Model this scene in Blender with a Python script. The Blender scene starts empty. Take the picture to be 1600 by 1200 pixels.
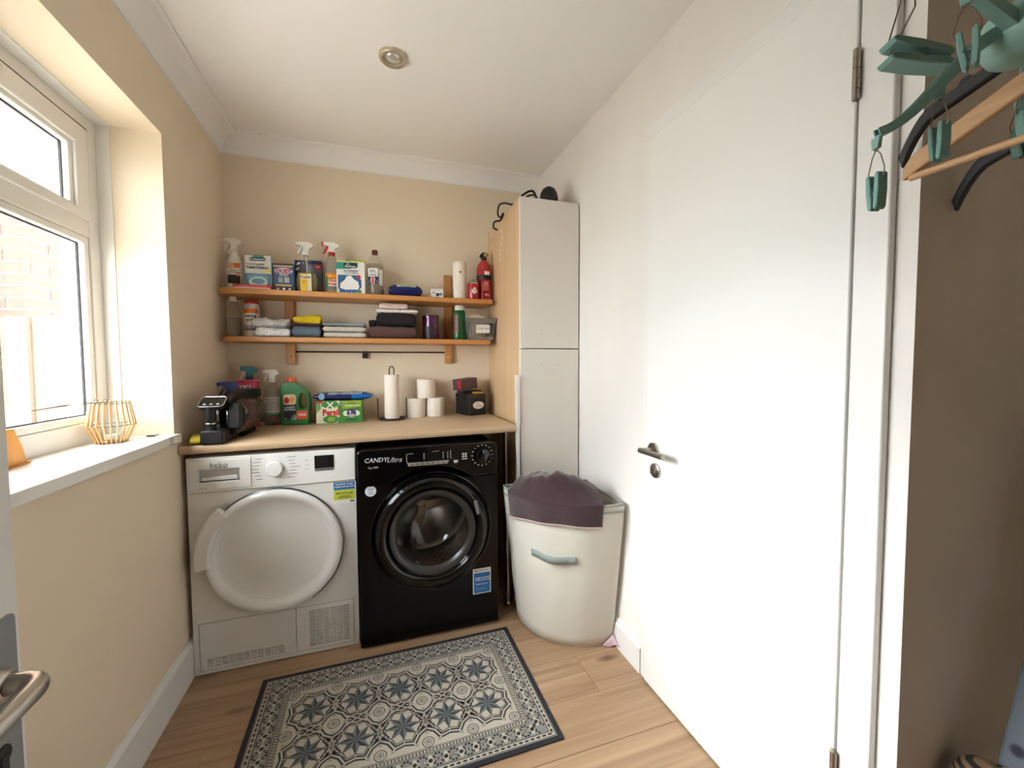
import bpy, bmesh, math, random
from mathutils import Vector, Matrix, noise

random.seed(7)
PI = math.pi
sc = bpy.context.scene
COL = sc.collection

# ------------------------------------------------------------------ camera
CAM = Vector((0.6992, -2.4306, 1.2012))
YAW, PITCH, ROLL, FPX = 0.3198, -0.0474, -0.0043, 646.58
fw = Vector((math.sin(YAW) * math.cos(PITCH), math.cos(YAW) * math.cos(PITCH), math.sin(PITCH)))
rt = Vector((math.cos(YAW), -math.sin(YAW), 0))
up = rt.cross(fw)
rt2 = rt * math.cos(ROLL) + up * math.sin(ROLL)
up2 = up * math.cos(ROLL) - rt * math.sin(ROLL)
cam = bpy.data.cameras.new('camera')
cam.sensor_width = 36.0
cam.lens = FPX / 1600 * 36.0
cam.clip_start = 0.02
camo = bpy.data.objects.new('camera', cam)
COL.objects.link(camo)
mw = Matrix((rt2, up2, -fw)).transposed().to_4x4()
mw.translation = CAM
camo.matrix_world = mw
sc.camera = camo

# ------------------------------------------------------------------ world and light
w = bpy.data.worlds.new('overcast_sky')
sc.world = w
w.use_nodes = True
bg = w.node_tree.nodes['Background']
bg.inputs[0].default_value = (0.93, 0.97, 1.0, 1)
bg.inputs[1].default_value = 4.6
vs = sc.view_settings
vs.view_transform = 'Standard'
vs.look = 'None'
vs.gamma = 1.0
vs.use_curve_mapping = False
vs.exposure = 2.0

sun = bpy.data.lights.new('hazy_sun_offscreen', 'SUN')
sun.energy = 7.0
sun.angle = math.radians(48)
sun.color = (0.95, 0.98, 1.0)
suno = bpy.data.objects.new('hazy_sun_offscreen', sun)
COL.objects.link(suno)
suno.rotation_euler = Vector((0.74, -0.33, -0.56)).to_track_quat('-Z', 'Y').to_euler()

# window and room constants (metres; left wall x = 0, back wall y = 0, floor z = 0)
W, H, COVE = 1.667, 2.331, 0.0825
WY0, WY1, WZ0, WZ1 = -1.86, -0.62, 0.925, 2.02      # window opening
YF = -2.68                                          # wall behind the camera

# ------------------------------------------------------------------ helpers
def s2l(c):
    return tuple(((x / 12.92) if x <= 0.04045 else ((x + 0.055) / 1.055) ** 2.4) for x in c)

def rgb(r, g, b):
    return s2l((r / 255, g / 255, b / 255)) + (1,)

MATS = {}
def mat(name, col, rough=0.5, metal=0.0, spec=0.5, coat=0.0, sheen=0.0, bump=0.0, bscale=200.0, var=0.0, vscale=8.0, stretch=None, var2=None):
    """Principled material with optional procedural colour variation and fine bump."""
    if name in MATS:
        return MATS[name]
    m = bpy.data.materials.new(name)
    m.use_nodes = True
    nt = m.node_tree
    b = nt.nodes['Principled BSDF']
    b.inputs['Base Color'].default_value = col
    b.inputs['Roughness'].default_value = rough
    b.inputs['Metallic'].default_value = metal
    b.inputs['Specular IOR Level'].default_value = spec
    b.inputs['Coat Weight'].default_value = coat
    b.inputs['Coat Roughness'].default_value = 0.05
    b.inputs['Sheen Weight'].default_value = sheen
    tc = None
    if var or bump:
        tc = nt.nodes.new('ShaderNodeTexCoord')
        mp = nt.nodes.new('ShaderNodeMapping')
        nt.links.new(tc.outputs['Object'], mp.inputs[0])
        if stretch:
            mp.inputs['Scale'].default_value = stretch
    if var:
        n = nt.nodes.new('ShaderNodeTexNoise')
        n.inputs['Scale'].default_value = vscale
        n.inputs['Detail'].default_value = 5
        nt.links.new(mp.outputs[0], n.inputs['Vector'])
        r = nt.nodes.new('ShaderNodeValToRGB')
        r.color_ramp.elements[0].position = 0.3
        r.color_ramp.elements[1].position = 0.7
        d = var2 if var2 else tuple(max(0, x * (1 - var)) for x in col[:3]) + (1,)
        r.color_ramp.elements[0].color = d
        r.color_ramp.elements[1].color = col
        nt.links.new(n.outputs[0], r.inputs[0])
        nt.links.new(r.outputs[0], b.inputs['Base Color'])
    if bump:
        n2 = nt.nodes.new('ShaderNodeTexNoise')
        n2.inputs['Scale'].default_value = bscale
        n2.inputs['Detail'].default_value = 3
        nt.links.new(mp.outputs[0], n2.inputs['Vector'])
        bp = nt.nodes.new('ShaderNodeBump')
        bp.inputs['Strength'].default_value = bump
        bp.inputs['Distance'].default_value = 0.002
        nt.links.new(n2.outputs[0], bp.inputs['Height'])
        nt.links.new(bp.outputs[0], b.inputs['Normal'])
    MATS[name] = m
    return m

def wood(name, c1, c2, axis=0, rough=0.4, scale=3.0, knots=False, fine=26.0):
    """Grain running along one object axis."""
    if name in MATS:
        return MATS[name]
    m = bpy.data.materials.new(name)
    m.use_nodes = True
    nt = m.node_tree
    b = nt.nodes['Principled BSDF']
    b.inputs['Roughness'].default_value = rough
    tc = nt.nodes.new('ShaderNodeTexCoord')
    oi = nt.nodes.new('ShaderNodeObjectInfo')
    ad = nt.nodes.new('ShaderNodeVectorMath')
    ad.operation = 'ADD'
    nt.links.new(tc.outputs['Object'], ad.inputs[0])
    mu = nt.nodes.new('ShaderNodeVectorMath')
    mu.operation = 'SCALE'
    mu.inputs[0].default_value = (7.3, 3.1, 5.7)
    nt.links.new(oi.outputs['Random'], mu.inputs['Scale'])
    nt.links.new(mu.outputs[0], ad.inputs[1])
    mp = nt.nodes.new('ShaderNodeMapping')
    nt.links.new(ad.outputs[0], mp.inputs[0])
    s = [fine, fine, fine]
    s[axis] = scale * 0.5
    mp.inputs['Scale'].default_value = s
    n = nt.nodes.new('ShaderNodeTexNoise')
    n.inputs['Scale'].default_value = 1.0
    n.inputs['Detail'].default_value = 6
    n.inputs['Roughness'].default_value = 0.62
    n.inputs['Distortion'].default_value = 0.35
    nt.links.new(mp.outputs[0], n.inputs['Vector'])
    r = nt.nodes.new('ShaderNodeValToRGB')
    r.color_ramp.elements[0].position = 0.32
    r.color_ramp.elements[0].color = c2
    r.color_ramp.elements[1].position = 0.66
    r.color_ramp.elements[1].color = c1
    nt.links.new(n.outputs[0], r.inputs[0])
    out = r.outputs[0]
    if knots:
        mp2 = nt.nodes.new('ShaderNodeMapping')
        s2 = [9.0, 9.0, 9.0]
        s2[axis] = 3.2
        mp2.inputs['Scale'].default_value = s2
        nt.links.new(ad.outputs[0], mp2.inputs[0])
        v = nt.nodes.new('ShaderNodeTexVoronoi')
        v.inputs['Scale'].default_value = 1.0
        nt.links.new(mp2.outputs[0], v.inputs['Vector'])
        kr = nt.nodes.new('ShaderNodeValToRGB')
        kr.color_ramp.elements[0].position = 0.05
        kr.color_ramp.elements[0].color = (1, 1, 1, 1)
        kr.color_ramp.elements[1].position = 0.21
        kr.color_ramp.elements[1].color = (0, 0, 0, 1)
        nt.links.new(v.outputs['Distance'], kr.inputs[0])
        mx = nt.nodes.new('ShaderNodeMixRGB')
        mx.inputs[2].default_value = rgb(92, 58, 38)
        nt.links.new(kr.outputs[0], mx.inputs[0])
        nt.links.new(out, mx.inputs[1])
        # slow tone change
        n3 = nt.nodes.new('ShaderNodeTexNoise')
        n3.inputs['Scale'].default_value = 3.0
        nt.links.new(ad.outputs[0], n3.inputs['Vector'])
        out = mx.outputs[0]
    nt.links.new(out, b.inputs['Base Color'])
    bp = nt.nodes.new('ShaderNodeBump')
    bp.inputs['Strength'].default_value = 0.12
    bp.inputs['Distance'].default_value = 0.001
    nt.links.new(n.outputs[0], bp.inputs['Height'])
    nt.links.new(bp.outputs[0], b.inputs['Normal'])
    MATS[name] = m
    return m

def clear(name, tint=(0.95, 0.96, 0.96, 1), haze=0.06, hazecol=(0.8, 0.8, 0.78, 1), rough=0.04, speck=0.0, refl=1.0):
    """Thin clear sheet: transparent, mirror-like by Fresnel, with a little haze or dirt specks."""
    if name in MATS:
        return MATS[name]
    m = bpy.data.materials.new(name)
    m.use_nodes = True
    nt = m.node_tree
    nt.nodes.remove(nt.nodes['Principled BSDF'])
    out = nt.nodes['Material Output']
    tr = nt.nodes.new('ShaderNodeBsdfTransparent')
    tr.inputs[0].default_value = tint
    gl = nt.nodes.new('ShaderNodeBsdfGlossy')
    gl.inputs['Roughness'].default_value = rough
    df = nt.nodes.new('ShaderNodeBsdfDiffuse')
    df.inputs[0].default_value = hazecol
    tl = nt.nodes.new('ShaderNodeBsdfTranslucent')
    tl.inputs[0].default_value = hazecol
    dm = nt.nodes.new('ShaderNodeMixShader')
    dm.inputs[0].default_value = 0.6
    nt.links.new(df.outputs[0], dm.inputs[1])
    nt.links.new(tl.outputs[0], dm.inputs[2])
    m1 = nt.nodes.new('ShaderNodeMixShader')
    m1.inputs[0].default_value = haze
    if speck:
        tc = nt.nodes.new('ShaderNodeTexCoord')
        v = nt.nodes.new('ShaderNodeTexNoise')
        v.inputs['Scale'].default_value = speck
        v.inputs['Detail'].default_value = 8
        v.inputs['Roughness'].default_value = 0.75
        nt.links.new(tc.outputs['Object'], v.inputs['Vector'])
        rr = nt.nodes.new('ShaderNodeMapRange')
        rr.inputs['From Min'].default_value = 0.42
        rr.inputs['From Max'].default_value = 0.72
        rr.inputs['To Min'].default_value = haze * 0.6
        rr.inputs['To Max'].default_value = min(1.0, haze * 2.2)
        nt.links.new(v.outputs[0], rr.inputs['Value'])
        nt.links.new(rr.outputs[0], m1.inputs[0])
    nt.links.new(tr.outputs[0], m1.inputs[1])
    nt.links.new(dm.outputs[0], m1.inputs[2])
    lw = nt.nodes.new('ShaderNodeLayerWeight')
    lw.inputs[0].default_value = 0.5
    pw = nt.nodes.new('ShaderNodeMath')
    pw.operation = 'POWER'
    pw.inputs[1].default_value = 4.0
    nt.links.new(lw.outputs['Facing'], pw.inputs[0])
    ml = nt.nodes.new('ShaderNodeMath')
    ml.operation = 'MULTIPLY_ADD'
    ml.use_clamp = True
    ml.inputs[1].default_value = 0.7 * refl
    ml.inputs[2].default_value = 0.035 * refl
    nt.links.new(pw.outputs[0], ml.inputs[0])
    m2 = nt.nodes.new('ShaderNodeMixShader')
    nt.links.new(ml.outputs[0], m2.inputs[0])
    nt.links.new(m1.outputs[0], m2.inputs[1])
    nt.links.new(gl.outputs[0], m2.inputs[2])
    nt.links.new(m2.outputs[0], out.inputs[0])
    MATS[name] = m
    return m

class MB:
    """Collects shapes; build() links them as ONE mesh object."""
    def __init__(self):
        self.v, self.f, self.m = [], [], []
    def add(self, vs_, fs_, mi=0):
        o = len(self.v)
        self.v += [tuple(p) for p in vs_]
        for q in fs_:
            self.f.append(tuple(i + o for i in q))
            self.m.append(mi)
        return self
    def box(self, x0, x1, y0, y1, z0, z1, mi=0):
        x0, x1 = sorted((x0, x1)); y0, y1 = sorted((y0, y1)); z0, z1 = sorted((z0, z1))
        return self.add([(x0, y0, z0), (x1, y0, z0), (x1, y1, z0), (x0, y1, z0), (x0, y0, z1), (x1, y0, z1), (x1, y1, z1), (x0, y1, z1)],
                        [(0, 3, 2, 1), (4, 5, 6, 7), (0, 1, 5, 4), (1, 2, 6, 5), (2, 3, 7, 6), (3, 0, 4, 7)], mi)
    def quad(self, a, b, c, d, mi=0):
        return self.add([a, b, c, d], [(0, 1, 2, 3)], mi)
    def lathe(self, prof, n=32, c=(0, 0, 0), axis='z', sx=1.0, sy=1.0, mi=0, a0=0.0, a1=2 * PI, caps=True):
        full = abs(a1 - a0 - 2 * PI) < 1e-6
        k = n if full else n + 1
        vs_, fs_ = [], []
        for r, h in prof:
            for i in range(k):
                a = a0 + (a1 - a0) * i / n
                u, v_ = r * math.cos(a) * sx, r * math.sin(a) * sy
                if axis == 'z':
                    vs_.append((c[0] + u, c[1] + v_, c[2] + h))
                elif axis == 'y':
                    vs_.append((c[0] + u, c[1] + h, c[2] + v_))
                else:
                    vs_.append((c[0] + h, c[1] + u, c[2] + v_))
        for j in range(len(prof) - 1):
            for i in range(n):
                i2 = (i + 1) % k if full else i + 1
                fs_.append((j * k + i, j * k + i2, (j + 1) * k + i2, (j + 1) * k + i))
        if caps and full:
            if prof[0][0] > 1e-6:
                fs_.append(tuple(reversed(range(k))))
            if prof[-1][0] > 1e-6:
                fs_.append(tuple(range((len(prof) - 1) * k, len(prof) * k)))
        return self.add(vs_, fs_, mi)
    def cyl(self, c, r, h, axis='z', n=20, mi=0, r2=None):
        return self.lathe([(r, 0), (r if r2 is None else r2, h)], n, c, axis, mi=mi)
    def tube(self, pts, r, n=8, mi=0, closed=False):
        pts = [Vector(p) for p in pts]
        N = len(pts)
        rs = r if isinstance(r, (list, tuple)) else [r] * N
        vs_, fs_ = [], []
        prev = None
        for i, p in enumerate(pts):
            if closed:
                t = (pts[(i + 1) % N] - pts[i - 1])
            else:
                t = pts[min(i + 1, N - 1)] - pts[max(i - 1, 0)]
            t.normalize()
            if prev is None:
                a = Vector((0, 0, 1)) if abs(t.z) < 0.9 else Vector((1, 0, 0))
                u = t.cross(a).normalized()
            else:
                u = (prev - t * prev.dot(t)).normalized()
            prev = u
            v_ = t.cross(u)
            for k in range(n):
                a = 2 * PI * k / n
                vs_.append(p + (u * math.cos(a) + v_ * math.sin(a)) * rs[i])
        for i in range(N if closed else N - 1):
            i2 = (i + 1) % N
            for k in range(n):
                k2 = (k + 1) % n
                fs_.append((i * n + k, i * n + k2, i2 * n + k2, i2 * n + k))
        if not closed:
            fs_.append(tuple(reversed(range(n))))
            fs_.append(tuple(range((N - 1) * n, N * n)))
        return self.add(vs_, fs_, mi)
    def prism(self, poly, a0, a1, plane='xz', mi=0):
        n = len(poly)
        def P(u, v_, a):
            return (u, a, v_) if plane == 'xz' else ((u, v_, a) if plane == 'xy' else (a, u, v_))
        vs_ = [P(u, v_, a0) for u, v_ in poly] + [P(u, v_, a1) for u, v_ in poly]
        fs_ = [tuple(range(n)), tuple(reversed(range(n, 2 * n)))]
        fs_ += [(i, i + n, (i + 1) % n + n, (i + 1) % n) for i in range(n)]
        return self.add(vs_, fs_, mi)
    def flat(self, poly, a, plane='xz', mi=0):
        def P(u, v_):
            return (u, a, v_) if plane == 'xz' else ((u, v_, a) if plane == 'xy' else (a, u, v_))
        return self.add([P(u, v_) for u, v_ in poly], [tuple(range(len(poly)))], mi)
    def fan(self, c, poly, a, plane='xy', mi=0):
        def P(u, v_):
            return (u, a, v_) if plane == 'xz' else ((u, v_, a) if plane == 'xy' else (a, u, v_))
        n = len(poly)
        return self.add([P(*c)] + [P(u, v_) for u, v_ in poly], [(0, 1 + i, 1 + (i + 1) % n) for i in range(n)], mi)
    def grid(self, fn, nu, nv, mi=0):
        vs_ = [fn(i / nu, j / nv) for j in range(nv + 1) for i in range(nu + 1)]
        fs_ = [(j * (nu + 1) + i, j * (nu + 1) + i + 1, (j + 1) * (nu + 1) + i + 1, (j + 1) * (nu + 1) + i) for j in range(nv) for i in range(nu)]
        return self.add(vs_, fs_, mi)
    def rot(self, M, start=0):
        M = M if isinstance(M, Matrix) else Matrix(M)
        self.v = self.v[:start] + [tuple(M @ Vector(p)) for p in self.v[start:]]
        return self
    def mesh(self, name, mats, smooth=None, normals=True):
        me = bpy.data.meshes.new(name)
        me.from_pydata(self.v, [], self.f)
        if not isinstance(mats, (list, tuple)):
            mats = [mats]
        for m in mats:
            me.materials.append(m)
        me.polygons.foreach_set('material_index', self.m)
        if normals:
            bm = bmesh.new(); bm.from_mesh(me)
            bmesh.ops.recalc_face_normals(bm, faces=bm.faces)
            bm.to_mesh(me); bm.free()
        if smooth is not None:
            me.polygons.foreach_set('use_smooth', [True] * len(me.polygons))
            me.set_sharp_from_angle(angle=math.radians(smooth))
        me.update()
        return me
    def build(self, name, mats, parent=None, loc=(0, 0, 0), smooth=None, bevel=0.0, seg=2, sub=0, normals=True):
        o = bpy.data.objects.new(name, self.mesh(name, mats, smooth, normals))
        COL.objects.link(o)
        o.location = loc
        if parent:
            o.parent = parent
        if bevel:
            b = o.modifiers.new('bevel', 'BEVEL')
            b.width = bevel
            b.segments = seg
            b.limit_method = 'ANGLE'
            b.angle_limit = math.radians(40)
            if smooth is None:
                o.data.polygons.foreach_set('use_smooth', [True] * len(o.data.polygons))
                o.data.set_sharp_from_angle(angle=math.radians(35))
                b.harden_normals = False
        if sub:
            s = o.modifiers.new('sub', 'SUBSURF')
            s.levels = s.render_levels = sub
        return o

def tag(o, label=None, cat=None, group=None, kind=None):
    if label: o['label'] = label
    if cat: o['category'] = cat
    if group: o['group'] = group
    if kind: o['kind'] = kind
    return o

def thing(name, label, cat, loc=(0, 0, 0), rotz=0.0, group=None):
    o = bpy.data.objects.new(name, None)
    o.empty_display_size = 0.05
    COL.objects.link(o)
    o.location = loc
    o.rotation_euler = (0, 0, rotz)
    return tag(o, label, cat, group)

def struct(o):
    o['kind'] = 'structure'
    return o

def copy_tree(o, parent=None):
    c = o.copy()
    COL.objects.link(c)
    c.parent = parent
    for ch in list(o.children):
        copy_tree(ch, c)
    return c

def text(s, size, x, z, y, m, parent, name='lettering', bend=None, align='CENTER', shear=0.0, sx=1.0, bold=0.0, rot=None, tilt=0.0):
    """Flat lettering that faces -y; bend wraps it round a vertical cylinder of that radius about x = 0."""
    cu = bpy.data.curves.new('t', 'FONT')
    cu.body = s
    cu.size = size
    cu.align_x = align
    cu.align_y = 'CENTER'
    cu.shear = shear
    cu.offset = bold
    cu.resolution_u = 2
    ob = bpy.data.objects.new('t', cu)
    me = bpy.data.meshes.new_from_object(ob)
    bpy.data.objects.remove(ob)
    bpy.data.curves.remove(cu)
    ct, st = math.cos(tilt), math.sin(tilt)
    for v_ in me.vertices:
        px, pz = v_.co.x * sx, v_.co.y
        px, pz = px * ct - pz * st + x, px * st + pz * ct + z
        if bend:
            v_.co = (bend * math.sin(px / bend), -bend * math.cos(px / bend), pz)
        else:
            v_.co = (px, y, pz)
    me.materials.clear()
    me.materials.append(m)
    me.name = name
    o = bpy.data.objects.new(name, me)
    COL.objects.link(o)
    o.parent = parent
    return o

def rrect(x0, x1, z0, z1, r, n=5):
    pts = []
    for cx, cz, a in ((x1 - r, z0 + r, -PI / 2), (x1 - r, z1 - r, 0), (x0 + r, z1 - r, PI / 2), (x0 + r, z0 + r, PI)):
        for i in range(n + 1):
            t = a + PI / 2 * i / n
            pts.append((cx + r * math.cos(t), cz + r * math.sin(t)))
    return pts

def ell(cx, cz, rx, rz, n=24):
    return [(cx + rx * math.cos(2 * PI * i / n), cz + rz * math.sin(2 * PI * i / n)) for i in range(n)]

def arcband(mb, r, a0, a1, z0, z1, n=10, mi=0, c=(0, 0)):
    """A strip on a vertical cylinder; angle 0 faces -y, positive towards +x."""
    vs_ = []
    for i in range(n + 1):
        a = a0 + (a1 - a0) * i / n
        x, y = c[0] + r * math.sin(a), c[1] - r * math.cos(a)
        vs_ += [(x, y, z0), (x, y, z1)]
    mb.add(vs_, [(2 * i, 2 * i + 2, 2 * i + 3, 2 * i + 1) for i in range(n)], mi)

def cloth(w_, d_, h_, mats, name, seed=0, amp=0.006, n=4.0, parent=None, loc=(0, 0, 0), layers=3, rotz=0.0, taper=0.0, sharp=0.6):
    """A soft folded textile: rounded slab whose front shows the fold lines, slightly uneven."""
    nu, nv = 40, 18
    mb = MB()
    rnd = random.Random(seed)
    ph = [rnd.uniform(0, 9) for _ in range(6)]
    def fn(u, v_):
        a = u * 2 * PI                       # around the cross-section in y-z
        t = v_ * 2 - 1                       # along x
        ca, sa = math.cos(a), math.sin(a)
        e = 2 / n
        yy = (abs(ca) ** e) * (1 if ca >= 0 else -1)
        zz = (abs(sa) ** e) * (1 if sa >= 0 else -1)
        end = max(0.0, 1 - abs(t) ** 10) ** 0.5
        if abs(t) > 0.999: end = 0.0
        k = 0.55 + 0.45 * end
        fold = 1 - sharp * 0.08 * (1 - abs(math.cos((zz * 0.5 + 0.5) * PI * layers))) ** 3
        x = t * w_ / 2 * (0.97 + 0.03 * end)
        y = yy * d_ / 2 * fold * (0.94 + 0.06 * end)
        z = zz * h_ / 2 * k * (1 - taper * t)
        q = Vector((x * 22 + ph[0], y * 22 + ph[1], z * 30 + ph[2]))
        dn = noise.noise(q) * amp + noise.noise(q * 2.7) * amp * 0.4
        z2 = z + h_ / 2 + dn * (0.5 if zz > -0.5 else 0.0)
        return (x + dn * 0.5, y - abs(dn) * 0.6, max(0.0, z2))
    mb.grid(fn, nu, nv)
    # end caps
    k = nu + 1
    mb.f.append(tuple(range(0, nu))); mb.m.append(0)
    mb.f.append(tuple(reversed(range(nv * k, nv * k + nu)))); mb.m.append(0)
    o = mb.build(name, mats, parent, loc, smooth=50)
    o.rotation_euler = (0, 0, rotz)
    return o
# ------------------------------------------------------------------ materials of the shell
M_beige = mat('beige_wall_paint', rgb(236, 219, 194), 0.85, bump=0.05, bscale=120, var=0.03, vscale=3)
M_white_wall = mat('off_white_wall_paint', rgb(236, 230, 224), 0.8, bump=0.06, bscale=90, var=0.05, vscale=5, stretch=(1, 1, 0.25))
M_ceil = mat('ceiling_paint', rgb(246, 243, 239), 0.9, bump=0.04, bscale=80)
M_gloss = mat('white_gloss_paint', rgb(233, 230, 226), 0.35, var=0.02, vscale=4)
M_door = mat('white_door_paint', rgb(235, 233, 229), 0.38, bump=0.03, bscale=60)
M_upvc = mat('white_upvc', rgb(236, 233, 226), 0.3)
M_black = mat('black_gasket', rgb(18, 18, 20), 0.6)
M_grey_alcove = mat('alcove_paint', rgb(222, 212, 200), 0.8, bump=0.05, bscale=90, var=0.06, vscale=3)
M_plank = wood('oak_laminate', rgb(182, 150, 119), rgb(146, 114, 86), axis=0, rough=0.42, scale=2.2, knots=True, fine=34)
M_dark = mat('dark_void', rgb(24, 22, 20), 0.9)

# ------------------------------------------------------------------ floor with its planks
floor = struct(MB().box(-0.02, 2.6, -4.2, 0.02, -0.06, -0.003).build('floor', M_plank))
PW, PL = 0.193, 1.29
pm = MB().box(0.0006, PL - 0.0006, -PW + 0.0006, -0.0006, -0.012, 0.0).mesh('plank', M_plank)
row = 0
y = 0.02
offs = [0.31, 0.95, 0.12, 0.70, 0.45, 1.10, 0.25]
while y > -4.1:
    x = -0.02 - offs[row % len(offs)]
    while x < 2.6:
        o = bpy.data.objects.new('plank', pm)
        COL.objects.link(o)
        o.parent = floor
        if x < -0.02 or x + PL > 2.6:      # cut to the room
            a, b_ = max(x, -0.02), min(x + PL, 2.6)
            if b_ - a < 0.02:
                bpy.data.objects.remove(o)
                x += PL
                continue
            o.data = MB().box(0.0006, b_ - a - 0.0006, -PW + 0.0006, -0.0006, -0.012, 0).mesh('plank', M_plank)
            o.location = (a, y, 0)
        else:
            o.location = (x, y, 0)
        bv = o.modifiers.new('bevel', 'BEVEL'); bv.width = 0.0008; bv.segments = 1
        x += PL
    y -= PW
    row += 1

# ------------------------------------------------------------------ ceiling, walls
struct(MB().box(-0.32, 2.6, -4.2, 0.12, H, H + 0.1).build('ceiling', M_ceil))
struct(MB().box(-0.32, 2.6, 0, 0.12, -0.06, H).build('wall_back', M_beige))
wl = MB()
wl.box(-0.30, 0, WY1, 0, -0.06, H)
wl.box(-0.30, 0, WY0, WY1, -0.06, WZ0)
wl.box(-0.30, 0, WY0, WY1, WZ1, H)
wl.box(-0.30, 0, -4.2, WY0, -0.06, H)
struct(wl.build('wall_left', M_beige))
DY0, DY1, DZ = -1.823, -1.149, 2.004         # right-hand door leaf
AL = -1.925                                  # end of the right wall, start of the alcove
wr = MB()
wr.box(W, W + 0.12, DY1 + 0.005, 0, -0.06, H)
wr.box(W, W + 0.12, DY0 - 0.006, DY1 + 0.005, DZ + 0.006, H)
wr.box(W, W + 0.12, AL, DY0 - 0.006, -0.06, H)
wr.box(W + 0.10, W + 0.12, DY0 - 0.006, DY1 + 0.005, -0.06, DZ + 0.006)
struct(wr.build('wall_right', M_white_wall))
struct(MB().box(W + 0.12, 2.6, AL, AL + 0.1, -0.06, H).add([(W + 0.0005, AL - 0.0006, -0.06), (W + 0.121, AL - 0.0006, -0.06), (W + 0.121, AL - 0.0006, H), (W + 0.0005, AL - 0.0006, H)], [(0, 1, 2, 3)]).build('wall_alcove_back', M_grey_alcove, normals=False))
struct(MB().box(2.30, 2.42, -2.8, AL, -0.06, H).build('wall_alcove_side', M_grey_alcove))
wf = MB()
wf.box(0, 0.33, YF - 0.1, YF, -0.06, H)
wf.box(1.16, 2.6, YF - 0.1, YF, -0.06, H)
struct(wf.build('wall_front', M_beige))
hl = MB()
hl.box(-0.3, 2.6, -4.2, -4.1, -0.06, H)
hl.box(2.5, 2.6, -4.1, YF - 0.1, -0.06, H)
struct(hl.build('wall_hall', M_beige))

# coving along the left and the back wall
prof = [(0, H - COVE - 0.004), (0.006, H - COVE)]
for i in range(9):
    a = PI / 2 * i / 8
    prof.append((0.008 + (COVE - 0.014) * (1 - math.cos(a)), H - COVE + (COVE - 0.012) * math.sin(a)))
prof += [(COVE - 0.002, H - 0.010), (COVE, H - 0.009), (COVE, H)]
cv = MB()
vs_ = []
for d, z in prof:
    vs_ += [(d, -d, z), (d, YF, z)]
cv.add(vs_, [(2 * i, 2 * i + 1, 2 * i + 3, 2 * i + 2) for i in range(len(prof) - 1)])
struct(cv.build('trim_1', M_ceil, smooth=40, normals=False))
cv = MB()
vs_ = []
for d, z in prof:
    vs_ += [(d, -d, z), (W, -d, z)]
cv.add(vs_, [(2 * i, 2 * i + 2, 2 * i + 3, 2 * i + 1) for i in range(len(prof) - 1)])
struct(cv.build('trim_2', M_ceil, smooth=40, normals=False))

# skirting boards
bl = MB().prism([(0, 0), (0.016, 0), (0.016, 0.128), (0.006, 0.146), (0, 0.146)], YF, -0.02, 'xz')
bb = struct(bl.build('baseboard_left', M_gloss))
br = MB().prism([(W, 0), (W - 0.017, 0), (W - 0.017, 0.098), (W - 0.011, 0.106), (W - 0.011, 0.112), (W - 0.004, 0.122), (W, 0.122)], DY1 + 0.035, -0.02, 'xz')
struct(br.build('baseboard_right', M_gloss))

# ------------------------------------------------------------------ right-hand door with its frame
tr = MB()
tr.box(W - 0.014, W, DY1 + 0.001, DY1 + 0.034, 0, DZ + 0.046)          # narrow lath beside the latch edge
tr.box(W - 0.016, W, DY0 - 0.066, DY1 + 0.034, DZ + 0.003, DZ + 0.05)   # head
tr.box(W - 0.019, W, DY0 - 0.066, DY0 - 0.003, 0, DZ + 0.046)           # hinge side
struct(tr.build('trim_3', M_gloss, bevel=0.003))
door = MB().box(W - 0.022, W + 0.022, DY0, DY1, 0.006, DZ).build('door_1', M_door, bevel=0.003)
tag(struct(door), 'flush white painted door with brushed steel lever handle', None)
M_steel = mat('brushed_steel', rgb(168, 160, 150), 0.32, 1.0)
M_chrome = mat('chrome', rgb(205, 203, 200), 0.12, 1.0)
fx = W - 0.022
hm = MB()
hy, hz = -1.193, 0.893
hm.lathe([(0.001, -0.010), (0.024, -0.010), (0.026, -0.008), (0.026, 0)], 28, (fx, hy, hz), 'x')
hm.cyl((fx - 0.05, hy, hz), 0.0095, 0.045, 'x', 16)
hm.tube([(fx - 0.052, hy + 0.012, hz), (fx - 0.053, hy, hz), (fx - 0.052, hy - 0.05, hz), (fx - 0.052, hy - 0.115, hz)], 0.0095, 14)
hm.build('door_handle', M_steel, door, smooth=40)
hm = MB()
hm.lathe([(0.001, -0.009), (0.023, -0.009), (0.026, -0.007), (0.026, 0)], 28, (fx, hy - 0.012, hz - 0.072), 'x')
hm.lathe([(0.001, -0.016), (0.010, -0.015), (0.012, -0.009)], 20, (fx, hy - 0.012, hz - 0.072), 'x')
hm.box(fx - 0.024, fx - 0.013, hy - 0.0145, hy - 0.0095, hz - 0.082, hz - 0.062)
hm.build('thumb_turn', M_steel, door, smooth=40)
for z in (1.787, 0.30):
    h = MB()
    for k in range(5):
        h.cyl((fx - 0.006, DY0 - 0.003, z - 0.05 + k * 0.02), 0.0065, 0.0192, 'z', 14)
    h.box(fx - 0.003, fx + 0.001, DY0 - 0.003, DY0 + 0.005, z - 0.05, z + 0.05)
    h.build('hinge', M_steel, door, smooth=40)

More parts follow.
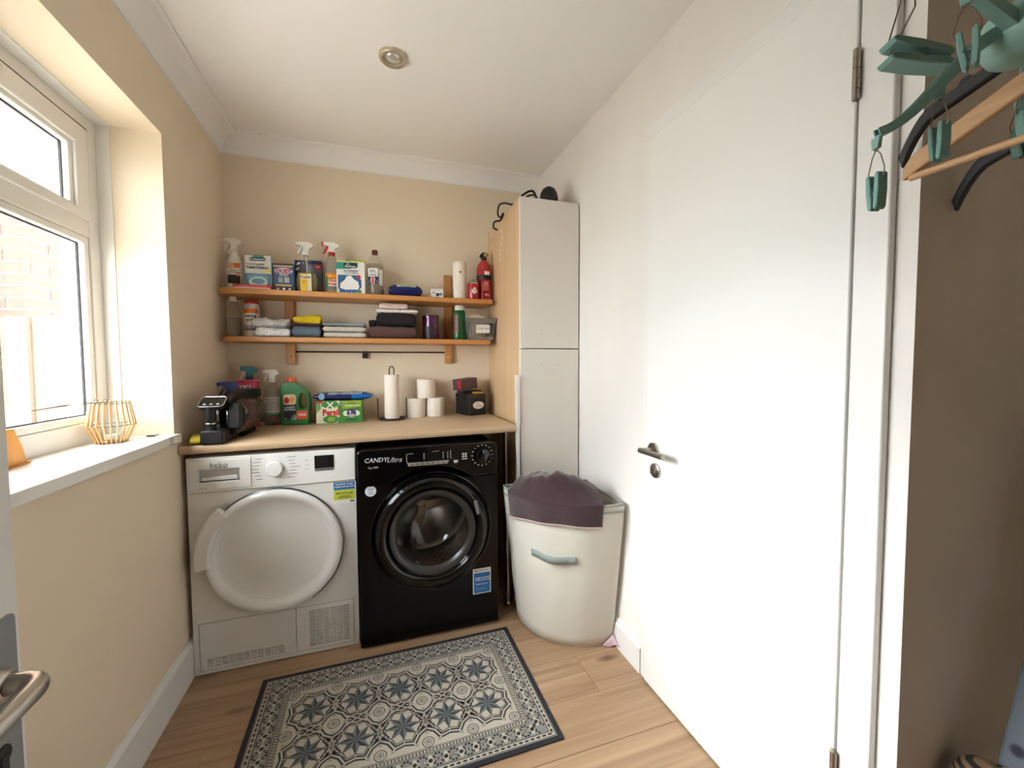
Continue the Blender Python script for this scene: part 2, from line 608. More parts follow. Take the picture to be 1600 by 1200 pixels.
# ------------------------------------------------------------------ open door beside the camera, at the left
LX, LY = 0.357, -1.894
ld = MB().box(LX - 0.044, LX, YF + 0.01, LY, 0.008, 1.985).build('door_2', M_door, bevel=0.0015)
tag(struct(ld), 'open white door leaf with steel lever handle on a grey plate')
pl = MB().prism(rrect(LY - 0.055, LY - 0.008, 0.745, 0.962, 0.006), LX, LX + 0.003, 'yz')
plate = pl.build('handle_plate', mat('satin_plate', rgb(150, 152, 155), 0.4, 0.8), ld, bevel=0.001)
kh = MB()
kh.lathe([(0.001, 0.0045), (0.0085, 0.0045), (0.0095, 0.003)], 18, (LX, LY - 0.032, 0.835), 'x')
kh.box(LX + 0.003, LX + 0.005, LY - 0.036, LY - 0.028, 0.808, 0.835)
kh.build('keyhole', M_black, plate)
lv = MB()
hz = 0.903
pts = [(LX + 0.002, LY - 0.033, hz), (LX + 0.018, LY - 0.033, hz)]
for i in range(7):
    a = PI / 2 * i / 6
    pts.append((LX + 0.022 + 0.016 * math.sin(a), LY - 0.033 - 0.018 * (1 - math.cos(a)), hz))
pts += [(LX + 0.038, LY - 0.08, hz - 0.001), (LX + 0.037, LY - 0.12, hz - 0.002), (LX + 0.034, LY - 0.148, hz - 0.003)]
lv.tube(pts, 0.0092, 16)
lv.lathe([(0.015, 0.0), (0.015, 0.006), (0.012, 0.009)], 20, (LX + 0.002, LY - 0.033, hz), 'x')
lv.build('door_handle', mat('satin_nickel', rgb(188, 182, 174), 0.3, 1.0), ld, smooth=50)
sp = MB().cyl((LX, LY - 0.024, 1.205), 0.012, 0.004, 'x', 16)
sp.build('cover_cap', M_black, ld)

# ------------------------------------------------------------------ window
XF = -0.185                                   # room face of the frame
win = struct(bpy.data.objects.new('window_1', None)); COL.objects.link(win)
win.location = (XF, WY1, WZ0)
def WB(mb, name, m, parent=win, **k):
    o = mb.build(name, m, parent, **k)
    o.location = (-XF, -WY1, -WZ0)
    return o
def ring4(mb, y0, y1, z0, z1, tb, tt, tl, tr_, x0, x1):
    """one mitred frame: outer rectangle, inner rectangle inset per side"""
    O = [(y0, z0), (y1, z0), (y1, z1), (y0, z1)]
    I = [(y0 + tl, z0 + tb), (y1 - tr_, z0 + tb), (y1 - tr_, z1 - tt), (y0 + tl, z1 - tt)]
    vs_ = [(x0, *p) for p in O] + [(x0, *p) for p in I] + [(x1, *p) for p in O] + [(x1, *p) for p in I]
    fs_ = []
    for i in range(4):
        j = (i + 1) % 4
        fs_ += [(i, j, 4 + j, 4 + i), (8 + j, 8 + i, 12 + i, 12 + j), (i, 8 + i, 8 + j, j), (4 + j, 12 + j, 12 + i, 4 + i)]
    mb.add(vs_, fs_)
ZS = 0.953                                    # sill top
YM = -1.24                                    # mullion
TZ0, TZ1 = 1.612, 1.690                       # transom
fr = MB()
ring4(fr, WY0, WY1, ZS - 0.02, WZ1, 1.018 - ZS + 0.02, 0.05, 0.055, 0.055, XF - 0.065, XF)
for y0_, y1_ in ((WY0 + 0.055, YM - 0.035), (YM + 0.035, WY1 - 0.055)):
    fr.box(XF - 0.062, XF - 0.0015, y0_ - 0.001, y1_ + 0.001, TZ0 + 0.012, TZ1 - 0.012)
fr.box(XF - 0.063, XF - 0.001, YM - 0.035, YM + 0.035, 1.017, WZ1 - 0.049)
frame = WB(fr, 'window_frame', M_upvc, bevel=0.003)
# plaster liner strips between reveal and frame
ls = MB()
ls.box(XF, -0.146, WY1 - 0.004, WY1 + 0.002, ZS, WZ1)
ls.box(XF, -0.146, WY0, WY1, WZ1 - 0.004, WZ1 + 0.002)
WB(ls, 'reveal_strip', M_upvc, bevel=0.001)
M_glass = clear('window_glass', (0.96, 0.975, 0.97, 1), 0.005, (0.85, 0.83, 0.8, 1), 0.01, speck=45, refl=0.6)
M_glass2 = clear('dirty_glare_fanlight_glass', (0.96, 0.98, 0.98, 1), 0.07, (0.86, 0.88, 0.92, 1), 0.03, speck=26, refl=1.0)  # bluish haze colour carries the pane's whitish reflection along with its dirt
def pane(y0, y1, z0, z1, b, g, nm):
    """glazing bead, black gasket line and glass"""
    bd = MB()
    xo, xi = XF - 0.004, XF - 0.03
    ring4(bd, y0, y1, z0, z1, b, b, b, b, xi, xo)
    WB(bd, nm, M_upvc, bevel=0.004)
    gk = MB()
    e = 0.004
    for (a0, a1, c0, c1) in ((y0 + b, y1 - b, z0 + b, z0 + b + e), (y0 + b, y1 - b, z1 - b - e, z1 - b), (y0 + b, y0 + b + e, z0 + b + e, z1 - b - e), (y1 - b - e, y1 - b, z0 + b + e, z1 - b - e)):
        gk.box(xi + 0.002, xi + 0.008, a0, a1, c0, c1)
    WB(gk, 'gasket', M_black)
    WB(MB().box(XF - 0.040, XF - 0.036, y0 + b - 0.004, y1 - b + 0.004, z0 + b - 0.004, z1 - b + 0.004), 'pane', g)
for (a, b_) in ((YM + 0.035, WY1 - 0.055), (WY0 + 0.055, YM - 0.035)):
    pane(a, b_, 1.018, TZ0 + 0.012, 0.022, M_glass, 'glazing_bead')
    # opening fanlight sash, proud of the frame
    sa = MB()
    z0, z1, t = TZ1 - 0.014, WZ1 - 0.05 + 0.002, 0.062
    ring4(sa, a - 0.002, b_ + 0.002, z0, z1, 0.03, t, t, t, XF - 0.06, XF + 0.006)
    WB(sa, 'sash', M_upvc, bevel=0.005)
    gk = MB()
    gk.box(XF, XF + 0.002, b_ + 0.002, b_ + 0.006, z0 + 0.004, z1 + 0.004).box(XF, XF + 0.002, a, b_ + 0.002, z1, z1 + 0.004)
    WB(gk, 'gasket', M_black)
    pane(a + t - 0.004, b_ - t + 0.004, z0 + 0.022, z1 - t + 0.004, 0.018, M_glass2, 'glazing_bead')

# marble-look sill board
m = bpy.data.materials.new('white_marble_sill'); m.use_nodes = True
nt = m.node_tree; b = nt.nodes['Principled BSDF']; b.inputs['Roughness'].default_value = 0.22
tc = nt.nodes.new('ShaderNodeTexCoord'); wv = nt.nodes.new('ShaderNodeTexWave'); wv.inputs['Scale'].default_value = 1.4; wv.inputs['Distortion'].default_value = 9; wv.inputs['Detail'].default_value = 4
nt.links.new(tc.outputs['Object'], wv.inputs['Vector'])
r = nt.nodes.new('ShaderNodeValToRGB'); r.color_ramp.elements[0].position = 0.0; r.color_ramp.elements[0].color = rgb(196, 194, 198); r.color_ramp.elements[1].position = 0.05; r.color_ramp.elements[1].color = rgb(238, 235, 230)
nt.links.new(wv.outputs[0], r.inputs[0]); nt.links.new(r.outputs[0], b.inputs['Base Color'])
sill = MB().box(XF - 0.005, 0.022, WY0 - 0.004, WY1 + 0.004, ZS - 0.031, ZS)
o = sill.build('window_sill', m, bevel=0.003)
tag(struct(o), 'white marble-look window board with grey veins')

# ------------------------------------------------------------------ outside: ground, neighbour's brick corner, fence
struct(MB().box(-14, -0.3, -14, 14, -0.32, -0.22).build('ground_outside', mat('concrete_paving', rgb(178, 172, 162), 0.9, var=0.15, vscale=4)))
M_b1 = mat('red_brick', rgb(124, 66, 56), 0.85, var=0.35, vscale=30, bump=0.3, bscale=90)
M_b2 = mat('brown_brick', rgb(96, 64, 55), 0.85, var=0.3, vscale=30, bump=0.3, bscale=90)
M_mort = mat('pale_mortar', rgb(165, 138, 122), 0.95)
A = math.radians(15.7)
house = thing('brick_house', "neighbour's red brick house corner seen through the window", 'house', (-1.39, 1.03, -0.22), -A)
# local frame: corner at the origin, left face along -x (facing -y), right face along +y (facing +x)
MB().box(-1.06, -0.0045, 0.0045, 1.14, 1.6, 3.28).build('mortar_bed', M_mort, house)
M_far = bpy.data.materials.new('brickwork_beyond'); M_far.use_nodes = True
nt = M_far.node_tree
tc = nt.nodes.new('ShaderNodeTexCoord'); sx_ = nt.nodes.new('ShaderNodeSeparateXYZ'); cx_ = nt.nodes.new('ShaderNodeCombineXYZ'); ad_ = nt.nodes.new('ShaderNodeMath')
bt_ = nt.nodes.new('ShaderNodeTexBrick')
nt.links.new(tc.outputs['Object'], sx_.inputs[0]); nt.links.new(sx_.outputs[0], ad_.inputs[0]); nt.links.new(sx_.outputs[1], ad_.inputs[1])
nt.links.new(ad_.outputs[0], cx_.inputs[0]); nt.links.new(sx_.outputs[2], cx_.inputs[1]); nt.links.new(cx_.outputs[0], bt_.inputs['Vector'])
bt_.inputs['Scale'].default_value = 1.0; bt_.inputs['Brick Width'].default_value = 0.225; bt_.inputs['Row Height'].default_value = 0.075; bt_.inputs['Mortar Size'].default_value = 0.005
bt_.inputs['Color1'].default_value = rgb(124, 66, 56); bt_.inputs['Color2'].default_value = rgb(96, 64, 55); bt_.inputs['Mortar'].default_value = rgb(165, 138, 122)
nt.links.new(bt_.outputs[0], nt.nodes['Principled BSDF'].inputs['Base Color'])
nt.nodes['Principled BSDF'].inputs['Roughness'].default_value = 0.9
MB().box(-6.0, -0.006, 0.006, 5.0, 0, 5.6).build('wall', M_far, house)
BH, BL, BWD, J = 0.065, 0.215, 0.1025, 0.010
def brk(l, m, face):
    mb = MB()
    if face == 'l':
        mb.box(-l, 0, 0, 0.05, 0, BH)
    else:
        mb.box(-0.05, 0, 0, l, 0, BH)
    return mb.mesh('brick', m)
bmesh_ = {}
for f_ in 'lr':
    for l in (BL, BWD):
        for m_ in (M_b1, M_b2):
            bmesh_[f_, l, m_.name] = brk(l, m_, f_)
z = 1.42 + 0.22
k = 0
rb = random.Random(4)
while z < 3.25:
    for f_ in 'lr':
        first = BWD if (k % 2 == 0) == (f_ == 'l') else BL
        t = 0.0
        n_ = 0
        lim = 0.95 if f_ == 'l' else 1.05
        while t < lim:
            l = first if n_ == 0 else BL
            mm = M_b2 if (rb.random() < (0.25 if f_ == 'l' else 0.75)) else M_b1  # darker brown prevails on the right face; its shade is put into colour
            o = bpy.data.objects.new('brick', bmesh_[f_, l, mm.name])
            COL.objects.link(o)
            o.parent = house
            pr = rb.uniform(-0.002, 0.002)
            o.location = (-t - (0.0502 if False else 0.0), pr, z) if f_ == 'l' else (pr, t + 0.0505, z)
            if f_ == 'r' and n_ == 0:
                o.location = (pr, 0.0505, z)
            t += l + J
            n_ += 1
    z += BH + J
    k += 1
# white sash window frame in the house's side face
hw = MB()
hw.box(-0.02, 0.03, 1.15, 1.22, 1.2, 1.95).box(-0.02, 0.03, 1.22, 2.0, 1.88, 1.95).box(-0.02, 0.01, 1.22, 2.0, 1.2, 1.88, 1)
hw.build('window', [M_upvc, M_b2], house)

fence = thing('garden_fence', 'weathered grey timber board fence below the brick house', 'fence', (-0.30, 0.316, -0.22), 0)
fd = Vector((-math.cos(0.32), math.sin(0.32), 0))
fence.rotation_euler = (0, 0, -0.32)
M_fence = wood('weathered_timber', rgb(120, 104, 93), rgb(70, 60, 54), axis=2, rough=0.9, scale=2.0, fine=30)
fm = MB().box(-0.109, 0.004, -0.010, 0.010, 0, 1.69).mesh('board', M_fence)
for i in range(26):
    o = bpy.data.objects.new('board', fm)
    COL.objects.link(o); o.parent = fence
    o.location = (-0.008 - i * 0.1045, (i % 2) * 0.022 - 0.011, (i * 37 % 5) * 0.002)
for z in (0.3, 0.85, 1.4):
    MB().box(-2.75, 0, 0.02, 0.06, z, z + 0.08).build('rail', M_fence, fence)
# ------------------------------------------------------------------ common colours
def flatm(name, r, g, b, rough=0.5, **k):
    return mat(name, rgb(r, g, b), rough, **k)
K_white = flatm('white_print', 236, 234, 230, 0.45)
K_cream = flatm('cream_print', 232, 222, 196, 0.5)
K_black = flatm('black_print', 22, 22, 24, 0.45)
K_grey = flatm('grey_print', 120, 120, 122, 0.5)
K_lgrey = flatm('light_grey_print', 176, 176, 178, 0.5)
K_red = flatm('red_print', 196, 36, 40, 0.45)
K_blue = flatm('blue_print', 26, 104, 172, 0.45)
K_navy = flatm('navy_print', 26, 38, 84, 0.45)
K_teal = flatm('teal_print', 44, 152, 132, 0.45)
K_yellow = flatm('yellow_print', 236, 200, 40, 0.45)
K_orange = flatm('orange_print', 228, 122, 30, 0.45)
K_green = flatm('green_print', 62, 132, 48, 0.45)
K_lime = flatm('lime_print', 140, 172, 50, 0.45)
K_pink = flatm('pink_print', 206, 60, 110, 0.45)
K_sky = flatm('sky_print', 120, 170, 196, 0.45)
K_darkteal = flatm('dark_teal_print', 16, 44, 62, 0.45)

def plate_hole(mb, x0, x1, z0, z1, cx, cz, r, y, n=64, mi=0):
    """Flat front with a round hole, facing -y."""
    inner, outer = [], []
    for i in range(n):
        a = 2 * PI * i / n
        ca, sa = math.cos(a), math.sin(a)
        inner.append((cx + r * ca, y, cz + r * sa))
        t = min([((x1 - cx) / ca) if ca > 1e-9 else 1e9, ((x0 - cx) / ca) if ca < -1e-9 else 1e9,
                 ((z1 - cz) / sa) if sa > 1e-9 else 1e9, ((z0 - cz) / sa) if sa < -1e-9 else 1e9])
        outer.append([cx + t * ca, y, cz + t * sa])
    # snap the outer point nearest to each corner
    for (qx, qz) in ((x0, z0), (x0, z1), (x1, z0), (x1, z1)):
        k = min(range(n), key=lambda i: (outer[i][0] - qx) ** 2 + (outer[i][2] - qz) ** 2)
        outer[k] = [qx, y, qz]
    mb.add(inner + outer, [(i, (i + 1) % n, n + (i + 1) % n, n + i) for i in range(n)], mi)

def ring_y(mb, cx, cz, prof, n=72, mi=0, a0=0, a1=2 * PI):
    mb.lathe(prof, n, (cx, 0, cz), 'y', mi=mi, a0=a0, a1=a1, caps=False)

def panel_holes(x0, x1, z0, z1, y0, y1, holes):
    """flat panel (front y0, back y1) pierced by rectangular holes (hx0, hx1, hz0, hz1)"""
    r5 = lambda v_: round(v_, 5)
    xs = sorted({r5(x0), r5(x1)} | {r5(q) for h in holes for q in h[:2]})
    zs = sorted({r5(z0), r5(z1)} | {r5(q) for h in holes for q in h[2:]})
    nx, nz = len(xs), len(zs)
    full = [[not any(h[0] < (xs[i] + xs[i + 1]) / 2 < h[1] and h[2] < (zs[k] + zs[k + 1]) / 2 < h[3] for h in holes) for k in range(nz - 1)] for i in range(nx - 1)]
    vs_ = [(x, y0, z) for x in xs for z in zs] + [(x, y1, z) for x in xs for z in zs]
    N = nx * nz
    I = lambda i, k: i * nz + k
    fs_ = []
    at = lambda i, k: 0 <= i < nx - 1 and 0 <= k < nz - 1 and full[i][k]
    for i in range(nx - 1):
        for k in range(nz - 1):
            if not full[i][k]:
                continue
            q = [I(i, k), I(i + 1, k), I(i + 1, k + 1), I(i, k + 1)]
            fs_.append(tuple(q)); fs_.append(tuple(N + t_ for t_ in reversed(q)))
            for (di, dk, a_, b_) in ((0, -1, 0, 1), (1, 0, 1, 2), (0, 1, 2, 3), (-1, 0, 3, 0)):
                if not at(i + di, k + dk):
                    fs_.append((q[a_], N + q[a_], N + q[b_], q[b_]))
    mb = MB()
    mb.add(vs_, fs_)
    return mb

# ------------------------------------------------------------------ tumble dryer
DX, DYF, DW, DH = 0.018, -0.5812, 0.596, 0.852
M_app = flatm('white_appliance', 228, 225, 221, 0.28)
M_app2 = flatm('white_appliance_gloss', 232, 230, 228, 0.12, coat=0.5)
dry = thing('tumble_dryer', 'white tumble dryer with round white door beside the washing machine', 'dryer', (DX, DYF, 0))
b_ = MB().box(0, DW, 0.030, 0.55, 0.212, DH - 0.002)          # hollow behind the vent panels
b_.box(0, 0.008, 0.030, 0.55, 0.008, 0.212).box(DW - 0.008, DW, 0.030, 0.55, 0.008, 0.212).box(0.008, DW - 0.008, 0.20, 0.55, 0.008, 0.212).box(0.008, DW - 0.008, 0.030, 0.20, 0.008, 0.014)
b_.build('body', M_app, dry)
slots = [(0.042 + i * 0.0245, 0.0625 + i * 0.0245, 0.030 + k * 0.009, 0.0342 + k * 0.009) for i in range(11) for k in range(4)]
slots += [(0.404 + i * 0.0262, 0.4265 + i * 0.0262, 0.034 + k * 0.0081, 0.0382 + k * 0.0081) for i in range(6) for k in range(19)]
gap = 0.0022
gaps = [(0.018, 0.578, 0.017, 0.017 + gap), (0.018, 0.578, 0.204, 0.204 + gap), (0.018, 0.018 + gap, 0.017, 0.206), (0.576, 0.576 + gap, 0.017, 0.206), (0.354, 0.354 + gap, 0.017, 0.206)]
fp = panel_holes(0, DW, 0.004, 0.716, 0.0, 0.0295, slots + gaps).build('front_panel', M_app, dry)
GR = (0.040, 0.175, 0.756, 0.806)                 # finger recess of the water drawer
cp = panel_holes(0, DW, 0.7175, DH, -0.006, 0.0295, [GR]).build('control_panel', M_app, dry, bevel=0.004, seg=3)
F = -0.0066
# water drawer with its grip recess
dr = panel_holes(0.012, 0.214, 0.728, 0.842, -0.010, -0.0055, [GR])
drawer = dr.build('water_drawer', M_app, dry, bevel=0.002)
MB().box(0.036, 0.179, 0.020, 0.0296, 0.752, 0.810).build('grip_recess', M_app, drawer)
MB().prism([(0.046, 0.762), (0.168, 0.762), (0.162, 0.778), (0.05, 0.774)], -0.004, 0.020, 'xz').build('grip_lip', M_app2, drawer, bevel=0.002)
text('beko', 0.030, 0.108, 0.821, -0.0104, K_black, drawer, 'brand_lettering')
sw = MB().tube([(0.088 + 0.045 * t, -0.0104, 0.8085 + 0.003 * t + 0.004 * math.sin(t * PI) * 0.4) for t in [i / 6 for i in range(7)]], 0.0009, 5)
sw.build('logo_swoosh', K_black, drawer)
text('7 kg   B', 0.008, 0.052, 0.735, -0.0104, K_grey, drawer, 'capacity_print')
kn = MB()
kn.lathe([(0.031, 0.0), (0.031, -0.004), (0.029, -0.016), (0.027, -0.019), (0.001, -0.019)], 40, (0.296, F, 0.792), 'y')
knob = kn.build('programme_knob', M_app2, dry, smooth=40)
pr = MB()
rr = random.Random(3)
for side in (-1, 1):
    for k in range(7):
        zz = 0.833 - k * 0.0135
        wx = rr.uniform(0.020, 0.034)
        xx = 0.296 + side * (0.044 + 0.004 * abs(3 - k) * -1 + 0.012)
        x0, x1 = (xx - wx, xx) if side < 0 else (xx, xx + wx)
        pr.box(x0, x1, F - 0.0005, F, zz, zz + 0.0022)
for k in range(3):
    pr.box(0.405, 0.405 + 0.014, F - 0.0005, F, 0.815 - k * 0.018, 0.8165 - k * 0.018)
pr.build('programme_print', K_grey, dry)
ds = MB().box(0.440, 0.513, F - 0.001, F, 0.779, 0.832, 0).box(0.440, 0.513, F - 0.001, F, 0.768, 0.7788, 1)
dsp = ds.build('display', [mat('display_glass', rgb(14, 14, 16), 0.08), K_grey], dry)
MB().box(0.446, 0.507, F - 0.0014, F - 0.001, 0.772, 0.7745).build('display_print', K_black, dsp)
st = MB().box(0.509, 0.591, -0.0006, 0, 0.680, 0.712, 0).box(0.509, 0.591, -0.0006, 0, 0.637, 0.680, 1).box(0.509, 0.591, -0.0006, 0, 0.622, 0.637, 2)
stk = st.build('register_sticker', [K_blue, flatm('sticker_lime', 196, 204, 60, 0.5), K_white], dry)
text('REGISTER YOUR', 0.0095, 0.55, 0.703, -0.001, K_white, stk, bold=0.0002)
text('TUMBLE DRYER NOW', 0.0080, 0.55, 0.692, -0.001, K_white, stk, bold=0.0002)
text('0800 479 6768', 0.0108, 0.55, 0.664, -0.001, K_navy, stk, bold=0.0002)
pb = MB()
for k in range(3):
    pb.box(0.522 + 0.004 * k, 0.578 - 0.003 * k, -0.001, -0.0006, 0.645 + k * 0.004, 0.6465 + k * 0.004)
pb.box(0.572, 0.588, -0.001, -0.0006, 0.6265, 0.632)
pb.build('sticker_print', K_navy, stk)
# porthole door
cx, cz = 0.293, 0.4625
dd = MB()
ring_y(dd, cx, cz, [(0.247, 0.0), (0.247, -0.016), (0.243, -0.026), (0.234, -0.031), (0.222, -0.030), (0.208, -0.020), (0.197, -0.013), (0.190, -0.0115)], 96)
ddoor = dd.build('porthole_door', M_app2, dry, smooth=40)
di = MB()
ring_y(di, cx, cz, [(0.1905, -0.0112), (0.186, -0.0085), (0.12, -0.010), (0.001, -0.011)], 96)
di.build('door_centre', M_app, ddoor, smooth=40)
gp = MB()
ring_y(gp, cx, cz, [(0.2475, -0.001), (0.2515, -0.003), (0.2515, -0.012), (0.2475, -0.014)], 80, a0=math.radians(-60), a1=math.radians(132))
gp.build('door_seal', flatm('dark_chrome_seal', 96, 96, 98, 0.25, metal=0.8), ddoor, smooth=40)
gh = MB()
gh.lathe([(0.219, -0.028), (0.226, -0.044), (0.266, -0.042), (0.273, -0.034), (0.273, -0.010), (0.245, -0.008)], 22, (cx, 0, cz), 'y', a0=math.radians(134), a1=math.radians(187), caps=False)
n0 = 23
for e in (0, 22):
    gh.f.append(tuple(e + j * n0 for j in range(6))); gh.m.append(0)
gh.build('door_grip', M_app2, ddoor, smooth=40)
# plinth panels
lt = MB().prism(rrect(0.368, 0.389, 0.085, 0.125, 0.004), -0.0015, 0.0, 'xz')
lt.build('filter_latch', M_app, dry, bevel=0.0005)

# ------------------------------------------------------------------ washing machine
WX, WYF, WW, WH = 0.622, -0.6312, 0.600, 0.852
M_blk = flatm('black_appliance', 6, 6, 7, 0.25, spec=0.3)
M_blk2 = flatm('black_gloss_ring', 7, 7, 8, 0.10, spec=0.4, coat=0.2)
wash = thing('washing_machine', 'glossy black front-loading washing machine under the worktop', 'washing machine', (WX, WYF, 0))
bd = MB()
bd.box(0, 0.004, 0.02, 0.56, 0.02, WH - 0.03).box(WW - 0.004, WW, 0.02, 0.56, 0.02, WH - 0.03).box(0, WW, 0.552, 0.56, 0.02, WH - 0.03).box(0.0, WW, 0.02, 0.56, 0.015, 0.02)
bd.build('body', M_blk, wash)
MB().box(0.004, WW - 0.004, 0.03, 0.56, WH - 0.03, WH - 0.008).build('lid', flatm('black_lid', 20, 20, 22, 0.4), wash, bevel=0.006)
for (fx_, fy_) in ((0.05, 0.06), (0.55, 0.06), (0.05, 0.5), (0.55, 0.5)):
    MB().cyl((fx_, fy_, 0), 0.018, 0.016, 'z', 14).build('foot', M_black, wash)
cx, cz = 0.306, 0.476
fpn = MB()
plate_hole(fpn, 0, WW, 0.012, 0.70, cx, cz, 0.172, 0.0, 72)
fpn.lathe([(0.172, 0.0), (0.172, 0.03)], 72, (cx, 0, cz), 'y', caps=False)
# turned-back side edges
for x0, x1 in ((0, 0.012), (WW - 0.012, WW)):
    fpn.box(x0, x1, 0.0005, 0.022, 0.012, 0.70)
fpn.box(0, WW, 0.0005, 0.022, 0.012, 0.02)
fpn.build('front_panel', M_blk, wash, smooth=35)
# fascia that dips round the door
fas = [(0, WH - 0.012), (0.02, WH), (WW - 0.02, WH), (WW, WH - 0.012), (WW, 0.705), (0.50, 0.705)]
for i in range(15):
    a = math.radians(48 + (132 - 48) * i / 14)
    fas.append((cx + 0.285 * math.cos(a), cz + 0.285 * math.sin(a)))
fas += [(0.11, 0.697), (0.0, 0.697)]
fasc = MB().prism(fas, -0.010, 0.03, 'xz').build('control_fascia', M_blk2, wash, bevel=0.006, seg=3)
FY = -0.0106
text('CANDY', 0.026, 0.028, 0.806, FY, K_lgrey, wash, 'brand_lettering', align='LEFT', bold=0.0004, shear=0.15)
text('Ultra', 0.030, 0.115, 0.802, FY, K_lgrey, wash, 'brand_lettering', align='LEFT', shear=0.4)
text('9kg 1400', 0.011, 0.042, 0.776, FY, K_lgrey, wash, 'capacity_print', align='LEFT')
bs = MB().prism([(0.200, 0.785), (0.378, 0.785), (0.372, 0.770), (0.208, 0.770)], -0.0125, -0.010, 'xz')
btn = bs.build('button_strip', flatm('silver_strip', 176, 174, 172, 0.3, metal=0.6), wash, bevel=0.001)
pt_ = MB()
for k in range(7):
    pt_.box(0.214 + k * 0.022, 0.226 + k * 0.022, -0.0132, -0.0125, 0.776, 0.779)
pt_.build('button_print', K_black, btn)
dl = MB()
for a, b2 in (((0.198, 0.793), (0.198, 0.822)), ((0.198, 0.793), (0.206, 0.770)), ((0.198, 0.822), (0.225, 0.824)), ((0.385, 0.79), (0.385, 0.828)), ((0.305, 0.826), (0.335, 0.828))):
    dl.tube([(a[0], FY, a[1]), (b2[0], FY, b2[1])], 0.0009, 4)
for k in range(5):
    dl.box(0.268, 0.273, FY - 0.0004, FY, 0.795 + k * 0.006, 0.7975 + k * 0.006)
    dl.box(0.350, 0.355, FY - 0.0004, FY, 0.795 + k * 0.006, 0.7975 + k * 0.006)
    dl.box(0.370, 0.375, FY - 0.0004, FY, 0.795 + k * 0.006, 0.7975 + k * 0.006)
dl.prism([(0.397, 0.782), (0.419, 0.782), (0.415, 0.770), (0.401, 0.770)], FY - 0.0004, FY, 'xz')
for k in range(4):
    dl.box(0.436 + (k % 2) * 0.012, 0.445 + (k % 2) * 0.012, FY - 0.0004, FY, 0.792 + (k // 2) * 0.011, 0.800 + (k // 2) * 0.011)
dl.box(0.434, 0.46, FY - 0.0004, FY, 0.783, 0.787)
dl.build('panel_print', K_lgrey, wash)['kind'] = 'stuff'
dk = MB()
dk.lathe([(0.034, 0.0), (0.034, -0.010), (0.031, -0.022), (0.026, -0.025), (0.001, -0.025)], 36, (0.527, -0.010, 0.795), 'y')
dial = dk.build('programme_dial', M_blk2, wash, smooth=40)
MB().box(0.5255, 0.5285, -0.0358, -0.035, 0.808, 0.822).build('dial_mark', flatm('dial_blue', 120, 170, 200, 0.4), dial)
tk = MB()
for k in range(16):
    a = 2 * PI * k / 16
    c_, s_ = math.cos(a), math.sin(a)
    x, z = 0.527 + 0.046 * c_, 0.795 + 0.046 * s_
    if z < WH - 0.008:
        tk.box(x - 0.003, x + 0.003, FY - 0.0004, FY, z - 0.002, z + 0.002)
tk.build('dial_print', K_lgrey, wash)
# door: groove ring, glossy ring, grey bezel, glass bowl
gr = MB()
ring_y(gr, cx, cz, [(0.262, 0.0), (0.262, -0.006), (0.257, -0.0075), (0.252, -0.004), (0.246, -0.001)], 96)
gr.build('door_surround', M_blk2, wash, smooth=50)
rg = MB()
ring_y(rg, cx, cz, [(0.245, -0.001), (0.243, -0.016), (0.234, -0.030), (0.218, -0.037), (0.204, -0.034), (0.197, -0.026), (0.194, -0.022), (0.189, -0.027), (0.185, -0.022)], 96)
wdoor = rg.build('porthole_door', M_blk2, wash, smooth=50)
bz = MB()
ring_y(bz, cx, cz, [(0.186, -0.020), (0.182, -0.026), (0.172, -0.025), (0.160, -0.016), (0.154, -0.006)], 96)
bz.build('door_bezel', flatm('dark_grey_bezel', 54, 53, 52, 0.3), wdoor, smooth=50)
M_bowl = clear('bowl_glass', (0.86, 0.86, 0.86, 1), 0.02, (0.3, 0.3, 0.3, 1), 0.02, refl=1.6)
bw = MB()
ring_y(bw, cx, cz, [(0.158, -0.012), (0.150, -0.002), (0.138, 0.03), (0.122, 0.07), (0.095, 0.10), (0.05, 0.115), (0.0005, 0.12)], 64)
bw.build('glass_bowl', M_bowl, wdoor, smooth=60, normals=False)
hgp = MB().box(cx + 0.196, cx + 0.212, -0.043, -0.036, cz + 0.02, cz + 0.085)
hgp.v = [tuple(Matrix.Translation((cx, 0, cz)) @ Matrix.Rotation(math.radians(-12), 4, 'Y') @ Matrix.Translation((-cx, 0, -cz)) @ Vector(p)) for p in hgp.v]
hgp.build('door_grip', flatm('grip_grey', 120, 118, 116, 0.3), wdoor, bevel=0.003)
# drum
M_drum = mat('stainless_drum', rgb(170, 168, 164), 0.22, 1.0)
dm_ = MB()
ring_y(dm_, cx, cz, [(0.176, 0.03), (0.20, 0.05), (0.235, 0.06), (0.235, 0.36), (0.20, 0.375), (0.09, 0.36), (0.05, 0.345), (0.001, 0.34)], 72)
drum = dm_.build('drum', M_drum, wash, smooth=40, normals=False)
gk_ = MB()
ring_y(gk_, cx, cz, [(0.172, 0.0), (0.165, 0.012), (0.172, 0.03), (0.180, 0.035)], 72)
gk_.build('rubber_gasket', flatm('grey_rubber', 70, 70, 72, 0.6), wash, smooth=50, normals=False)
for k in range(3):
    a = math.radians(100 + 120 * k)
    pd = MB().prism([(-0.035, 0), (-0.012, 0.06), (0.012, 0.06), (0.035, 0)], 0.075, 0.35, 'xz')
    Mr = Matrix.Translation((cx, 0, cz)) @ Matrix.Rotation(-a, 4, 'Y') @ Matrix.Translation((0, 0, -0.234))
    pd.rot(Mr)
    pd.build('paddle', M_drum, drum, bevel=0.008, seg=3)
